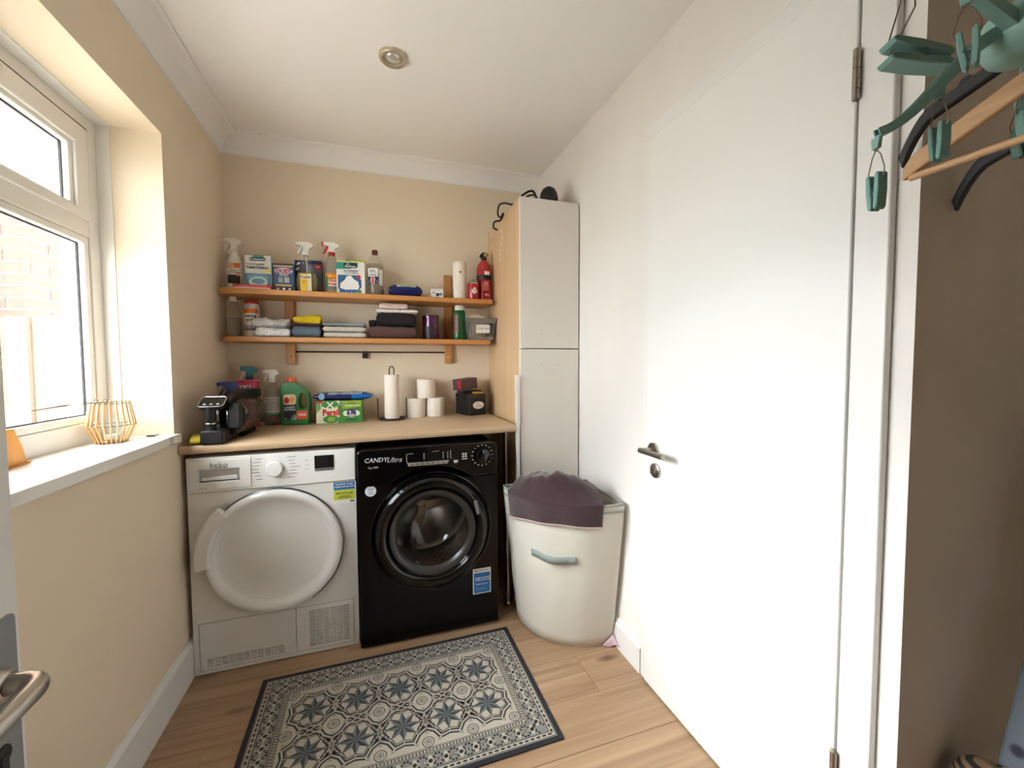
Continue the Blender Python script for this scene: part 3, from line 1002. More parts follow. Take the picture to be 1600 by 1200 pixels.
for k in range(3):
    a = math.radians(40 + 120 * k)
    sp_ = MB().prism([(-0.03, 0.0), (0.03, 0.0), (0.016, 0.2), (-0.016, 0.2)], 0.335, 0.362, 'xz')
    sp_.rot(Matrix.Translation((cx, 0, cz)) @ Matrix.Rotation(-a, 4, 'Y'))
    sp_.build('drum_rib', M_drum, drum, bevel=0.008)
hl_ = MB()
for ia in range(40):
    for iy in range(8):
        a = 2 * PI * (ia + 0.5 * (iy % 2)) / 40
        y_ = 0.09 + iy * 0.032
        r_ = 0.2345
        c_ = Vector((cx + r_ * math.cos(a), y_, cz + r_ * math.sin(a)))
        t_ = Vector((-math.sin(a), 0, math.cos(a))) * 0.003
        hl_.add([c_ - t_ - Vector((0, 0.003, 0)), c_ + t_ - Vector((0, 0.003, 0)), c_ + t_ + Vector((0, 0.003, 0)), c_ - t_ + Vector((0, 0.003, 0))], [(0, 1, 2, 3)])
o = hl_.build('drum_perforation', K_black, drum, normals=False)
o['kind'] = 'stuff'
# stickers
sk = MB().flat(ell(0.051, 0.676, 0.0225, 0.0225, 32), -0.0006, 'xz')
ws = sk.build('round_sticker', flatm('white_sticker', 214, 226, 236, 0.4), wash)
wl2 = MB()
for k in range(3):
    wl2.box(0.040 + 0.004 * (k % 2), 0.064 - 0.006 * (k % 2), -0.001, -0.0006, 0.664 + k * 0.009, 0.667 + k * 0.009)
wl2.build('sticker_print', K_grey, ws)
bk = MB().box(0.482, 0.566, -0.0006, 0, 0.155, 0.272, 0).box(0.486, 0.562, -0.0009, -0.0005, 0.159, 0.252, 1)
bst = bk.build('guarantee_sticker', [K_white, K_blue], wash)
text('IMPORTANT', 0.0125, 0.524, 0.2615, -0.0010, K_black, bst, bold=0.0002)
text('10', 0.024, 0.502, 0.223, -0.0013, K_white, bst, bold=0.0005)
text('YEAR PARTS', 0.0085, 0.538, 0.228, -0.0013, K_white, bst, bold=0.0002)
text('GUARANTEE', 0.0085, 0.538, 0.218, -0.0013, K_white, bst, bold=0.0002)
text('0800 477 6011', 0.0092, 0.524, 0.199, -0.0013, K_white, bst, bold=0.0002)
bp_ = MB()
for k in range(3):
    bp_.box(0.494, 0.55 - k * 0.006, -0.0013, -0.0009, 0.170 + k * 0.006, 0.1718 + k * 0.006)
bp_.build('sticker_print', K_sky, bst)
MB().prism([(-0.10, 0.22), (-0.04, 0.20), (-0.055, 0.29)], WW, WW + 0.002, 'yz').rot(Matrix.Translation((0, 0.14, 0))).build('care_card', K_white, wash)

# ------------------------------------------------------------------ worktop with its chrome leg
M_top = wood('pale_oak_laminate', rgb(206, 178, 145), rgb(184, 155, 122), axis=0, rough=0.3, scale=1.6, fine=40)
tz0, tz1 = 0.902, 0.917
wt = thing('worktop', 'pale oak laminate worktop above the washing machine and dryer', 'worktop', (0.003, 0, 0.868), 0)
wt.rotation_euler = (0, -math.atan((tz1 - tz0) / 1.32), 0)
prf = [(-0.002, 0), (-0.590, 0), (-0.596, 0.003), (-0.600, 0.010), (-0.600, 0.024), (-0.596, 0.031), (-0.590, 0.034), (-0.002, 0.034)]
MB().prism(prf, 0.0, 1.322, 'yz').build('board', M_top, wt, smooth=30)
WTZ = lambda x: tz0 + (tz1 - tz0) * x / 1.32
lc = (1.299, -0.505, -0.868 - 0.0117)
lg = MB().lathe([(0.0125, 0.02), (0.0125, 0.855), (0.024, 0.875), (0.024, 0.8835)], 24, lc).build('leg', M_chrome, wt, smooth=40)
lg['label'] = 'chrome tubular leg'
MB().lathe([(0.021, 0.001), (0.021, 0.006), (0.014, 0.02)], 24, lc).build('foot', M_chrome, lg, smooth=40)
bt = MB().box(-0.008, 0.008, -0.0065, 0.0065, 0, 1.15)
bt.v = [(x - 0.012 * (z / 1.15), y, z) for x, y, z in bt.v]
o = bt.build('white_batten', M_gloss, loc=(1.345, -0.578, 0), bevel=0.001)
tag(o, 'thin white batten standing against the tall cabinet side', 'batten')
o.location = (1.346, -0.586, 0)

# ------------------------------------------------------------------ tall cabinet
M_oakside = wood('oak_side_panel', rgb(220, 186, 146), rgb(208, 172, 132), axis=2, rough=0.45, scale=1.2, fine=22)
M_cab = flatm('white_cabinet_door', 232, 224, 214, 0.32)
CX0, CX1 = 1.357, 1.661
cab = thing('tall_cabinet', 'tall narrow cabinet with two white doors and oak side panel', 'cabinet', (CX0, 0, 0))
cw = CX1 - CX0
cb = MB()
cb.box(0, 0.018, -0.555, -0.003, 0, 1.984).box(cw - 0.018, cw, -0.555, -0.003, 0, 1.984).box(0.018, cw - 0.018, -0.555, -0.003, 1.966, 1.984)
cb.box(0.018, cw - 0.018, -0.555, -0.003, 0.0, 0.08).box(0.018, cw - 0.018, -0.012, -0.003, 0.08, 1.966)
carc = cb.build('carcass', M_oakside, cab)
MB().box(-0.0006, 0.019, -0.558, -0.5548, 0, 1.984).build('edge_strip', M_cab, cab)
for nm, z0, z1 in (('door', 1.278, 1.984), ('door', 0.085, 1.274)):
    d_ = MB().box(-0.001, cw, -0.579, -0.560, z0, z1).build(nm, M_cab, cab, bevel=0.002)
    hh = MB()
    zz = z0 + 0.069 if z0 > 1 else z1 - 0.077
    for hx in (0.104, 0.192):
        hh.lathe([(0.0022, 0), (0.0001, 0.0005)], 10, (hx, -0.5796, zz), 'y')
    hh.build('screw_hole', K_grey, d_)
# chipped veneer on the side panel
chp = MB()
rc = random.Random(11)
for (y_, z_, l) in ((-0.085, 1.93, 0.05), (-0.092, 1.865, 0.035), (-0.275, 1.905, 0.02), (-0.29, 1.86, 0.032), (-0.265, 1.835, 0.03), (-0.30, 1.80, 0.014), (-0.245, 1.79, 0.04), (-0.25, 1.755, 0.03)):
    pg = [(y_ + rc.uniform(-0.003, 0.001), z_), (y_ + 0.006 + rc.uniform(0, 0.004), z_ + l * 0.2), (y_ + 0.004, z_ + l), (y_ - 0.002, z_ + l * 0.8), (y_ - 0.005, z_ + l * 0.4)]
    chp.flat(pg, -0.0006, 'yz')
chp.build('chipped_veneer', flatm('bare_chip', 250, 236, 214, 0.7), carc)

# things on the cabinet
CT = 1.984
dome = thing('black_dome_speaker', 'small black dome-shaped gadget on top of the tall cabinet', 'gadget', (CX0 + 0.178, -0.50, CT))
dome.scale = (1.25, 1.25, 1.25)
MB().lathe([(0.030, 0), (0.036, 0.01), (0.0365, 0.03), (0.033, 0.05), (0.024, 0.066), (0.012, 0.074), (0.0005, 0.076)], 28, sx=1.0).build('shell', flatm('matt_black_plastic', 24, 23, 23, 0.55), dome, smooth=50)
MB().lathe([(0.0365, 0.006), (0.0385, 0.008), (0.0385, 0.012), (0.0365, 0.014)], 28).build('base_ring', K_black, dome, smooth=40)
cbm = MB()
def loop(pts, r=0.0042):
    P = [Vector(p) for p in pts]
    out = []
    for i in range(len(P) - 1):
        p0, p1, p2, p3 = P[max(i - 1, 0)], P[i], P[i + 1], P[min(i + 2, len(P) - 1)]
        for k in range(8):
            t = k / 8
            out.append(0.5 * ((2 * p1) + (p2 - p0) * t + (2 * p0 - 5 * p1 + 4 * p2 - p3) * t * t + (3 * p1 - p0 - 3 * p2 + p3) * t ** 3))
    out.append(P[-1])
    return out
cbm.tube(loop([(0.135, -0.48, 0.006), (0.125, -0.47, 0.05), (0.10, -0.46, 0.062), (0.05, -0.45, 0.035), (0.012, -0.44, 0.012), (-0.028, -0.42, 0.022), (-0.050, -0.40, 0.014), (-0.052, -0.385, -0.022), (-0.035, -0.375, -0.035), (-0.018, -0.37, -0.01), (-0.03, -0.36, -0.042), (-0.060, -0.35, -0.052), (-0.062, -0.34, -0.078), (-0.04, -0.335, -0.085)]), 0.0045, 8)
cbm.tube(loop([(0.02, -0.47, 0.004), (0.05, -0.47, 0.05), (0.10, -0.47, 0.078), (0.128, -0.46, 0.05), (0.132, -0.45, 0.006)]), 0.005, 8)
cbm.tube(loop([(0.09, -0.44, 0.005), (0.11, -0.44, 0.045), (0.128, -0.45, 0.05), (0.132, -0.45, 0.01)]), 0.0045, 8)
tag(cbm.build('power_cable', K_black, loc=(CX0, 0, CT), smooth=60), 'tangled black cable hanging over the edge of the tall cabinet', 'cable')

# ------------------------------------------------------------------ shelf unit
M_pine = wood('orange_pine', rgb(206, 146, 84), rgb(182, 120, 62), axis=0, rough=0.4, scale=1.5, fine=30)
M_pinez = wood('orange_pine_upright', rgb(206, 150, 90), rgb(180, 122, 66), axis=2, rough=0.4, scale=1.5, fine=30)
SD = -0.205
sh = thing('wall_shelf', 'two-tier orange pine wall shelf with hanging rail on back wall', 'shelf', (0, 0, 0))
def board(x0, x1, z1, t):
    pg = [(x1, 0), (x0, 0)]
    for i in range(9):
        a = PI + PI / 2 * i / 8
        pg.append((x0 + 0.075 + 0.075 * math.cos(a), SD + 0.11 + 0.11 * math.sin(a)))
    pg += [(x1, SD)]
    MB().prism(pg, z1 - t, z1, 'xy').build('shelf_board', M_pine, sh, bevel=0.003)
S1, S2 = 1.560, 1.337
board(0.004, 1.325, S1, 0.026)
board(0.008, 1.312, S2, 0.024)
for x, zt in ((0.287, 1.715), (1.108, 1.715)):
    for a, b2 in ((1.207, S2 - 0.024), (S2, S1 - 0.026), (S1, zt)):
        MB().box(x - 0.021, x + 0.021, -0.026, 0, a, b2).build('upright', M_pinez, sh, bevel=0.003)
    MB().lathe([(0.0045, 0), (0.0001, -0.002)], 12, (x, -0.026, 1.245), 'y').build('screw', M_chrome, sh)
MB().tube([(0.30, -0.014, 1.272), (1.10, -0.014, 1.272)], 0.0042, 8).build('hanging_rail', flatm('dark_rail', 66, 52, 44, 0.4), sh, smooth=40)
hk = MB().box(-0.014, 0.014, -0.010, 0.003, -0.030, -0.006).tube([(-0.008, -0.004, -0.008), (-0.008, -0.006, 0.004), (0.0, -0.002, 0.008), (0.008, 0.002, 0.004), (0.008, -0.002, -0.008)], 0.003, 6)
tag(hk.build('rail_clip', flatm('black_metal', 30, 28, 26, 0.4), loc=(0.65, -0.014, 1.268), bevel=0.001), 'small black clip hanging on the shelf rail', 'clip')

# ------------------------------------------------------------------ laundry hamper with towel
HX, HY, HHt = 1.646, -0.603, 0.635
ham = thing('laundry_hamper', 'white quarter-round fabric laundry hamper with grey strap handle', 'laundry hamper', (HX, HY, 0))
def hpt(a, z, dr=0.0):
    """a = 0 along -x (beside the cabinet), a = 90 deg along -y (beside the wall)"""
    t = z / HHt
    ra = 0.318 + 0.070 * t + dr
    rb = 0.322 + 0.086 * t + dr
    e = 2 / 2.35
    c_, s_ = max(math.cos(a), 0), max(math.sin(a), 0)
    return (-ra * c_ ** e, -rb * s_ ** e, z)
M_ham = flatm('cream_canvas', 222, 216, 204, 0.85, bump=0.25, bscale=260, sheen=0.2, var=0.04, vscale=9)
hb = MB()
nA, nZ = 40, 14
def hf(u, v_):
    a = u * PI / 2
    x, y_, z = hpt(a, v_ * HHt)
    dn = noise.noise(Vector((x * 9, y_ * 9, z * 8))) * 0.006 * math.sin(min(1, v_ * 1.0) * PI)
    return (x + dn, y_ + dn, z)
hb.grid(hf, nA, nZ)
hb.grid(lambda u, v_: (-u * (0.318 + 0.07 * v_), 0, v_ * HHt), 6, nZ)
hb.grid(lambda u, v_: (0, -u * (0.322 + 0.086 * v_), v_ * HHt), 6, nZ)
hb.fan((-0.01, -0.01), [hpt(i / 24 * PI / 2, 0)[:2] for i in range(25)] + [(0, 0)], 0.004, 'xy')
ob = hb.build('fabric_body', M_ham, ham, smooth=60, normals=False)
so = ob.modifiers.new('solid', 'SOLIDIFY'); so.thickness = 0.004; so.offset = 0
rim = [hpt(i / 40 * PI / 2, HHt) for i in range(41)] + [(0, 0, HHt)]
M_trim = flatm('grey_binding', 168, 172, 166, 0.8, bump=0.2, bscale=300)
MB().tube(rim, 0.0055, 8, closed=True).build('rim_binding', M_trim, ham, smooth=60)
bnd = MB().grid(lambda u, v_: hpt(u * PI / 2 if u < 0.999 else PI / 2, HHt - 0.022 - v_ * 0.012, 0.0045), 40, 1)
bnd.build('rim_band', M_trim, ham, smooth=60, normals=False)
hd = MB()
def strap(u, v_):
    a = math.radians(30 + 34 * u)
    bow = 0.006 + 0.014 * max(0, math.sin((u - 0.18) / 0.64 * PI)) if 0.18 < u < 0.82 else 0.006
    p = Vector(hpt(a, 0.418 - 0.002 * math.sin(u * PI) - v_ * 0.030 + 0.0, bow))
    return p
hd.grid(strap, 24, 2)
ob = hd.build('strap_handle', flatm('grey_webbing', 146, 156, 152, 0.8, bump=0.3, bscale=400), ham, smooth=60, normals=False)
so = ob.modifiers.new('solid', 'SOLIDIFY'); so.thickness = 0.003
# towel over the rim
M_tow = flatm('plum_terry', 62, 34, 41, 0.95, sheen=0.5, bump=0.9, bscale=420, var=0.25, vscale=60)
tw = MB()
def towel(u, v_):
    a = math.radians(9 + 70 * u)
    if v_ < 0.55:                                  # heap inside and over the rim
        t = v_ / 0.55
        x, y_, z = hpt(a, HHt, 0.010)
        k = 0.40 + 0.60 * t
        env = math.sin(PI * (0.06 + 0.88 * u)) ** 0.55
        hump = 0.098 * env * math.sin(PI * (0.16 + 0.84 * (1 - t) ** 0.8) if t > 0.02 else PI * 1.0) if t < 0.98 else 0.0
        q = Vector((x * k * 9, y_ * k * 9, 3.0))
        w8 = 1 - t ** 4
        zz = HHt + 0.008 + max(hump, -0.02) * 1.0 + (0.026 * noise.noise(q) + 0.018 * noise.noise(q * 2.3) + 0.006 * noise.noise(q * 5)) * w8
        if t < 0.06:
            zz = min(zz, HHt + 0.02)
        zz = HHt + 0.008 + (zz - HHt - 0.008) * min(1.0, (1 - t) * 5.0)
        return (x * k, y_ * k, zz)
    t = (v_ - 0.55) / 0.45
    drop = 0.105 + 0.045 * math.sin((0.08 + u * 0.84) * PI) * -0.55 + 0.025 * (1 - u)
    z = HHt + 0.008 - t * drop
    x, y_, _ = hpt(a, z, 0.011 + 0.004 * math.sin(u * 17) * t)
    return (x, y_, z)
tw.grid(towel, 60, 44)
to = thing('plum_towel', 'plum terry towel heaped over the front rim of the laundry hamper', 'towel', (HX, HY, 0))
ob = tw.build('terry_cloth', M_tow, to, smooth=70, normals=False)
so = ob.modifiers.new('solid', 'SOLIDIFY'); so.thickness = 0.006; so.offset = 1
hm_ = MB()
def hem(u, v_):
    x, y_, z = towel(u, 0.985 - 0.022 * v_)
    d = Vector((x, y_, 0)).normalized() * 0.0085
    return (x + d.x, y_ + d.y, z)
hm_.grid(lambda u, v_: hem(u, v_), 60, 1)
ob = hm_.build('hem_stripe', flatm('pale_hem', 206, 180, 172, 0.9), to, smooth=70, normals=False)
so = ob.modifiers.new('solid', 'SOLIDIFY'); so.thickness = 0.004; so.offset = 0
# pink cloth peeping out behind the hamper
pk = MB()
pk.grid(lambda u, v_: (0.0 - 0.055 * (1 - v_) * (1 - u), -0.045 * u * (0.4 + v_ * 0.6), 0.003 + 0.045 * v_ * (1 - u * 0.7) + 0.004 * math.sin(u * 9)), 14, 8)
o = pk.build('pink_cloth', flatm('pink_stripe_cloth', 216, 186, 192, 0.9, var=0.25, vscale=60), loc=(1.645, -0.935, 0.001), smooth=60, normals=False)
so = o.modifiers.new('solid', 'SOLIDIFY'); so.thickness = 0.003
tag(o, 'pale pink striped cloth on the floor beside the hamper base', 'cloth')
# ------------------------------------------------------------------ rug with printed tile pattern
RW, RD = 0.487, 0.299
rug = thing('patterned_rug', 'black and cream star-tile patterned mat on the oak floor', 'rug', (0.764, -0.982, 0.0), math.radians(0.6))
R_blk = flatm('rug_black', 30, 32, 38, 0.7)
R_crm = flatm('rug_cream', 182, 173, 159, 0.75, var=0.05, vscale=40)
R_gry = flatm('rug_grey', 134, 132, 126, 0.75, var=0.08, vscale=60)
R_st1 = flatm('rug_star_dark', 56, 60, 63, 0.75)
R_st2 = flatm('rug_star_mid', 104, 108, 108, 0.75)
MB().prism(rrect(-RW, RW, -RD, RD, 0.004, 3), 0.0005, 0.0045, 'xy').build('backing', R_blk, rug)
rm = MB()
ZR = [0.00462]
def lay():
    ZR[0] += 0.0001
    return ZR[0]
def rect(ins, mi):
    z = lay()
    rm.quad((-RW + ins, -RD + ins, z), (RW - ins, -RD + ins, z), (RW - ins, RD - ins, z), (-RW + ins, RD - ins, z), mi)
def along(ins, step, fn):
    """call fn(x, y, horizontal) at regular steps round a rectangle inset by ins"""
    x1, y1 = RW - ins, RD - ins
    nx, ny = max(1, round(2 * x1 / step)), max(1, round(2 * y1 / step))
    for i in range(nx):
        x = -x1 + 2 * x1 * (i + 0.5) / nx
        fn(x, y1, True); fn(x, -y1, True)
    for i in range(ny):
        y_ = -y1 + 2 * y1 * (i + 0.5) / ny
        fn(x1, y_, False); fn(-x1, y_, False)
rect(0.0175, 1); rect(0.0190, 0); rect(0.0215, 1)
z = lay()
along(0.029, 0.020, lambda x, y_, h: rm.fan((x, y_), ell(x, y_, 0.0078 if h else 0.0036, 0.0036 if h else 0.0078, 10), z, 'xy', 0))
along(0.029, 0.0201, lambda x, y_, h: rm.fan((x, y_), ell(x, y_, 0.0018 if h else 0.005, 0.005 if h else 0.0018, 8), z + 0.00002, 'xy', 0) if int(abs(x + y_) * 1000) % 3 == 0 else None)
rect(0.0365, 0); rect(0.0390, 2)
z = lay()
def tile(x, y_, h):
    s = 0.0205
    rm.fan((x, y_), [(x - s, y_), (x, y_ - s), (x + s, y_), (x, y_ + s)], z, 'xy', 1)
    for d in (0.0105, 0.0185):
        for sx_ in (-1, 1):
            for sy_ in (-1, 1):
                rm.fan((x + sx_ * d, y_ + sy_ * d), ell(x + sx_ * d, y_ + sy_ * d, 0.0041, 0.0041, 8), z + 0.0001, 'xy', 0)
                rm.fan((x + sx_ * d * 0.75, y_ - sy_ * 0.0), ell(x + sx_ * 0.0145, y_ + sy_ * 0.005, 0.0022, 0.0022, 6), z + 0.00005, 'xy', 2)
    rm.fan((x, y_), ell(x, y_, 0.0068, 0.0068, 10), z + 0.0001, 'xy', 0)
    for (dx, dy) in ((0.024, 0), (0, 0.024), (-0.024, 0), (0, -0.024)):
        if abs(dx) > 0 and h or abs(dy) > 0 and not h:
            rm.fan((x + dx, y_ + dy), ell(x + dx, y_ + dy, 0.0035, 0.0035, 6), z + 0.00005, 'xy', 1)
along(0.0635, 0.047, tile)
ZR[0] += 0.00012
rect(0.0885, 0); rect(0.0905, 1); rect(0.0930, 0)
z = lay()
along(0.0985, 0.0105, lambda x, y_, h: rm.fan((x, y_), ell(x, y_, 0.0042, 0.0042, 10), z, 'xy', 1))
rect(0.104, 1); rect(0.1065, 0); rect(0.1085, 1)
rm.build('border_print', [R_blk, R_crm, R_gry], rug, normals=False)
# field: interlaced straps and stars
fm_ = MB()
zf = ZR[0] + 0.00008
cells = [(-0.29 + 0.145 * i, s * 0.0855) for i in range(5) for s in (-1, 1)]
def octo(c, r1, r2, ky=1.0, off=0.0):
    return [(c[0] + (r1 if k % 2 else r2) * math.cos(PI / 8 * k + off), c[1] + (r1 if k % 2 else r2) * math.sin(PI / 8 * k + off) * ky) for k in range(16)]
def line(p, q, wd, z, mi):
    p, q = Vector(p), Vector(q)
    d = (q - p).normalized()
    n = Vector((-d.y, d.x)) * wd / 2
    fm_.add([(p.x - n.x, p.y - n.y, z), (q.x - n.x, q.y - n.y, z), (q.x + n.x, q.y + n.y, z), (p.x + n.x, p.y + n.y, z)], [(0, 1, 2, 3)], mi)
FXX, FYY = RW - 0.1095, RD - 0.1095
segs = []
for c in cells:
    o8 = octo(c, 0.0785, 0.0655, 1.04)
    for k in range(16):
        segs.append((o8[k], o8[(k + 1) % 16]))
thin = []
for c in cells:
    o8 = octo(c, 0.0655, 0.0525, 1.02)
    thin += [(o8[k], o8[(k + 1) % 16]) for k in range(16)]
# straps that cross between neighbouring stars
for i in range(4):
    for s in (-1, 1):
        x, y_ = -0.29 + 0.145 * i + 0.0725, s * 0.0855
        segs += [((x - 0.024, y_ + 0.034), (x + 0.024, y_ - 0.034)), ((x + 0.024, y_ + 0.034), (x - 0.024, y_ - 0.034))]
for i in range(5):
    x = -0.29 + 0.145 * i
    segs += [((x - 0.034, 0.022), (x + 0.034, -0.022)), ((x + 0.034, 0.022), (x - 0.034, -0.022))]
clipx = lambda p: (max(-FXX, min(FXX, p[0])), max(-FYY, min(FYY, p[1])))
segs = [(a, b2) for a, b2 in segs if not (min(abs(a[0]), abs(b2[0])) > FXX or min(abs(a[1]), abs(b2[1])) > FYY)]
segs = [(clipx(a), clipx(b2)) for a, b2 in segs]
segs = [(a, b2) for a, b2 in segs if (Vector(a) - Vector(b2)).length > 0.004]
for k, (wd, mi) in enumerate(((0.0170, 0), (0.0062, 1))):
    for (a, b2) in segs:
        line(a, b2, wd, zf + k * 0.0001, mi)
for (a, b2) in thin:
    line(a, b2, 0.0028, zf + 0.00012, 0)
# rosettes and dark chevrons in the gaps
for i in range(-1, 6):
    for y_ in (-0.171, 0.0, 0.171):
        x = -0.29 + 0.145 * i + 0.0725
        if abs(x) > FXX or abs(y_) > FYY:
            continue
        fm_.fan((x, y_), ell(x, y_, 0.0195, 0.0195, 16), zf + 0.00018, 'xy', 0)
        fm_.fan((x, y_), ell(x, y_, 0.017, 0.017, 16), zf + 0.00022, 'xy', 1)
        for k in range(8):
            a = PI / 4 * k
            fm_.fan((x + 0.0095 * math.cos(a), y_ + 0.0095 * math.sin(a)), ell(x + 0.0095 * math.cos(a), y_ + 0.0095 * math.sin(a), 0.0036, 0.0036, 8), zf + 0.00026, 'xy', 2)
        fm_.fan((x, y_), ell(x, y_, 0.0035, 0.0035, 8), zf + 0.00026, 'xy', 0)
        for s in (-1, 1):
            fm_.fan((x, y_ + s * 0.034), [(x, y_ + s * 0.046), (x - 0.006, y_ + s * 0.028), (x, y_ + s * 0.034), (x + 0.006, y_ + s * 0.028)], zf + 0.00026, 'xy', 2)
            fm_.fan((x + s * 0.034, y_), [(x + s * 0.046, y_), (x + s * 0.028, y_ - 0.006), (x + s * 0.034, y_), (x + s * 0.028, y_ + 0.006)], zf + 0.00026, 'xy', 2)
fm_.build('strapwork_print', [R_blk, R_crm, R_gry], rug, normals=False)
stm = MB()
for k in range(8):
    a, am, ap = PI / 4 * k, PI / 4 * k - PI / 8, PI / 4 * k + PI / 8
    tip = (0.058 * math.cos(a), 0.058 * math.sin(a), 0.0005)
    stm.add([(0, 0, 0.0005), (0.029 * math.cos(am), 0.029 * math.sin(am), 0.0), tip], [(0, 1, 2)], 0)
    stm.add([(0, 0, 0.0005), tip, (0.029 * math.cos(ap), 0.029 * math.sin(ap), 0.0)], [(0, 1, 2)], 1)
sme = stm.mesh('star_print', [R_st1, R_st2], normals=False)
for c in cells:
    o = bpy.data.objects.new('star_print', sme); COL.objects.link(o); o.parent = rug
    o.location = (c[0], c[1], zf + 0.00022)

# ------------------------------------------------------------------ packaging helpers
PL = {}
def trigger(mb, h0, s=1.0, mi=0, mi2=None, nozzle_mi=None):
    """spray head on a neck at height h0, pointing -x"""
    mi2 = mi if mi2 is None else mi2
    nm = mi if nozzle_mi is None else nozzle_mi
    pg = [(0.014, 0.0), (0.014, 0.018), (0.034, 0.030), (0.030, 0.044), (0.012, 0.052), (-0.034, 0.052), (-0.038, 0.046), (-0.038, 0.036), (-0.014, 0.030), (-0.012, 0.0)]
    mb.prism([(x * s, h0 + z * s) for x, z in pg], -0.009 * s, 0.009 * s, 'xz', mi)
    mb.box(-0.047 * s, -0.037 * s, -0.007 * s, 0.007 * s, h0 + 0.034 * s, h0 + 0.050 * s, nm)
    tg = [(-0.022, 0.034), (-0.014, 0.032), (-0.022, 0.012), (-0.036, -0.010), (-0.042, -0.008), (-0.032, 0.014)]
    mb.prism([(x * s, h0 + z * s) for x, z in tg], -0.006 * s, 0.006 * s, 'xz', mi2)

def place(o, x, y_, z, rz=0.0):
    o.location = (x, y_, z)
    o.rotation_euler = (0, 0, rz)
    return o

def carton(name, label, w_, d_, h_, m, x, y_, z, rz=0.0, side=None, cat='box'):
    t = thing(name, label, cat, (x, y_, z), rz)
    MB().box(-w_ / 2, w_ / 2, -d_ / 2, d_ / 2, 0, h_).build('carton', m, t, bevel=0.0015)
    return t

def front_print(t, d_, items, name='front_print', lift=0.0006):
    """flat printed patches on the -y face; items: ('r', x0,x1,z0,z1,mat) / ('e', cx,cz,rx,rz,mat) / ('p', poly, mat)"""
    mats, mb = [], MB()
    y_ = -d_ / 2 - lift
    for i, it in enumerate(items):
        m_ = it[-1]
        if m_ not in mats: mats.append(m_)
        k = mats.index(m_)
        yy = y_ - i * 0.00012
        if it[0] == 'r':
            mb.quad((it[1], yy, it[3]), (it[2], yy, it[3]), (it[2], yy, it[4]), (it[1], yy, it[4]), k)
        elif it[0] == 'e':
            mb.flat(ell(it[1], it[2], it[3], it[4]), yy, 'xz', k)
        else:
            mb.flat(it[1], yy, 'xz', k)
    o = mb.build(name, mats, t, normals=False)
    o['kind'] = 'stuff'
    return y_ - len(items) * 0.00012 - 0.0002

M_clr = clear('clear_plastic', (0.97, 0.97, 0.965, 1), 0.07, (0.75, 0.74, 0.70, 1), 0.06)
M_water = clear('clear_liquid', (0.95, 0.95, 0.93, 1), 0.08, (0.72, 0.7, 0.62, 1), 0.05)

# ------------------------------------------------------------------ upper shelf, from the left wall to the cabinet
Z = S1
t = thing('spray_bottle', 'white trigger spray bottle with orange and black label by the left wall', 'bottle', (0.071, -0.105, Z), math.radians(-8), 'cleaning products on the upper shelf')
PLW = flatm('white_plastic', 232, 228, 220, 0.35)
MB().lathe([(0.030, 0), (0.033, 0.004), (0.034, 0.09), (0.034, 0.12), (0.029, 0.145), (0.018, 0.168), (0.014, 0.176), (0.014, 0.186)], 28, sy=0.75).build('bottle', PLW, t, smooth=40)
mb = MB(); mb.cyl((0, 0, 0.184), 0.0155, 0.016, 'z', 20); trigger(mb, 0.196, 1.0)
mb.build('trigger_head', PLW, t, bevel=0.002)
mb = MB()
arcband(mb, 0.0346, -0.80, 0.95, 0.106, 0.128, 12, 0)
arcband(mb, 0.0346, -0.80, 0.95, 0.030, 0.072, 12, 1)
arcband(mb, 0.0348, -0.80, -0.1, 0.004, 0.032, 8, 2)
arcband(mb, 0.0348, 0.45, 0.95, 0.068, 0.086, 8, 3)
mb.v = [(x, y_ * 0.77, z_) for x, y_, z_ in mb.v]
lab = mb.build('label', [K_orange, K_black, K_cream, flatm('label_pink', 226, 150, 150, 0.5)], t, normals=False)
o = text('HG', 0.024, -0.010, 0.117, 0, K_white, t, bend=0.0353, bold=0.0006); o.scale = (1, 0.78, 1)
o = text('hob and\nsink cleaner', 0.0095, 0.002, 0.090, 0, K_black, t, bend=0.0353, bold=0.0002); o.scale = (1, 0.78, 1)

t = thing('flat_packet', 'flat red and white packet lying along the upper shelf front edge', 'packet', (0.163, -0.180, Z), math.radians(1))
MB().box(-0.078, 0.078, -0.022, 0.045, 0, 0.017).build('carton', K_red, t, bevel=0.002)
front_print(t, 0.044, [('r', -0.074, 0.074, 0.0012, 0.004, K_white), ('r', -0.055, 0.062, 0.008, 0.0105, flatm('label_pink', 226, 150, 150, 0.5))])

t = carton('toilet_cleaner_box', 'pale blue and white toilet cleaner box with navy oval logo', 0.112, 0.045, 0.166, flatm('pale_box', 224, 226, 222, 0.45), 0.180, -0.128, Z, math.radians(-4))
yy = front_print(t, 0.045, [('r', -0.056, 0.056, 0.0, 0.080, flatm('box_teal_blue', 92, 140, 156, 0.45)), ('p', [(-0.056, 0.0), (0.056, 0.0), (0.056, 0.02), (0.0, 0.008), (-0.056, 0.026)], flatm('box_blue', 70, 104, 140, 0.45)), ('e', 0.0, 0.062, 0.046, 0.018, K_sky), ('e', 0.0, 0.040, 0.040, 0.026, flatm('bowl_white', 214, 224, 226, 0.4)), ('e', 0.0, 0.044, 0.028, 0.014, K_sky), ('r', -0.020, 0.026, 0.156, 0.166, K_teal), ('p', rrect(-0.036, 0.036, 0.140, 0.156, 0.0075), K_navy), ('r', 0.032, 0.056, 0.086, 0.098, K_yellow)])
text('Dr.Beckmann', 0.0125, 0.0, 0.148, yy, K_white, t, bold=0.0003)
text('Power-Foaming', 0.0125, -0.012, 0.124, yy, K_navy, t)
text('Toilet Cleaner', 0.0165, -0.002, 0.108, yy, K_navy, t, bold=0.0004)

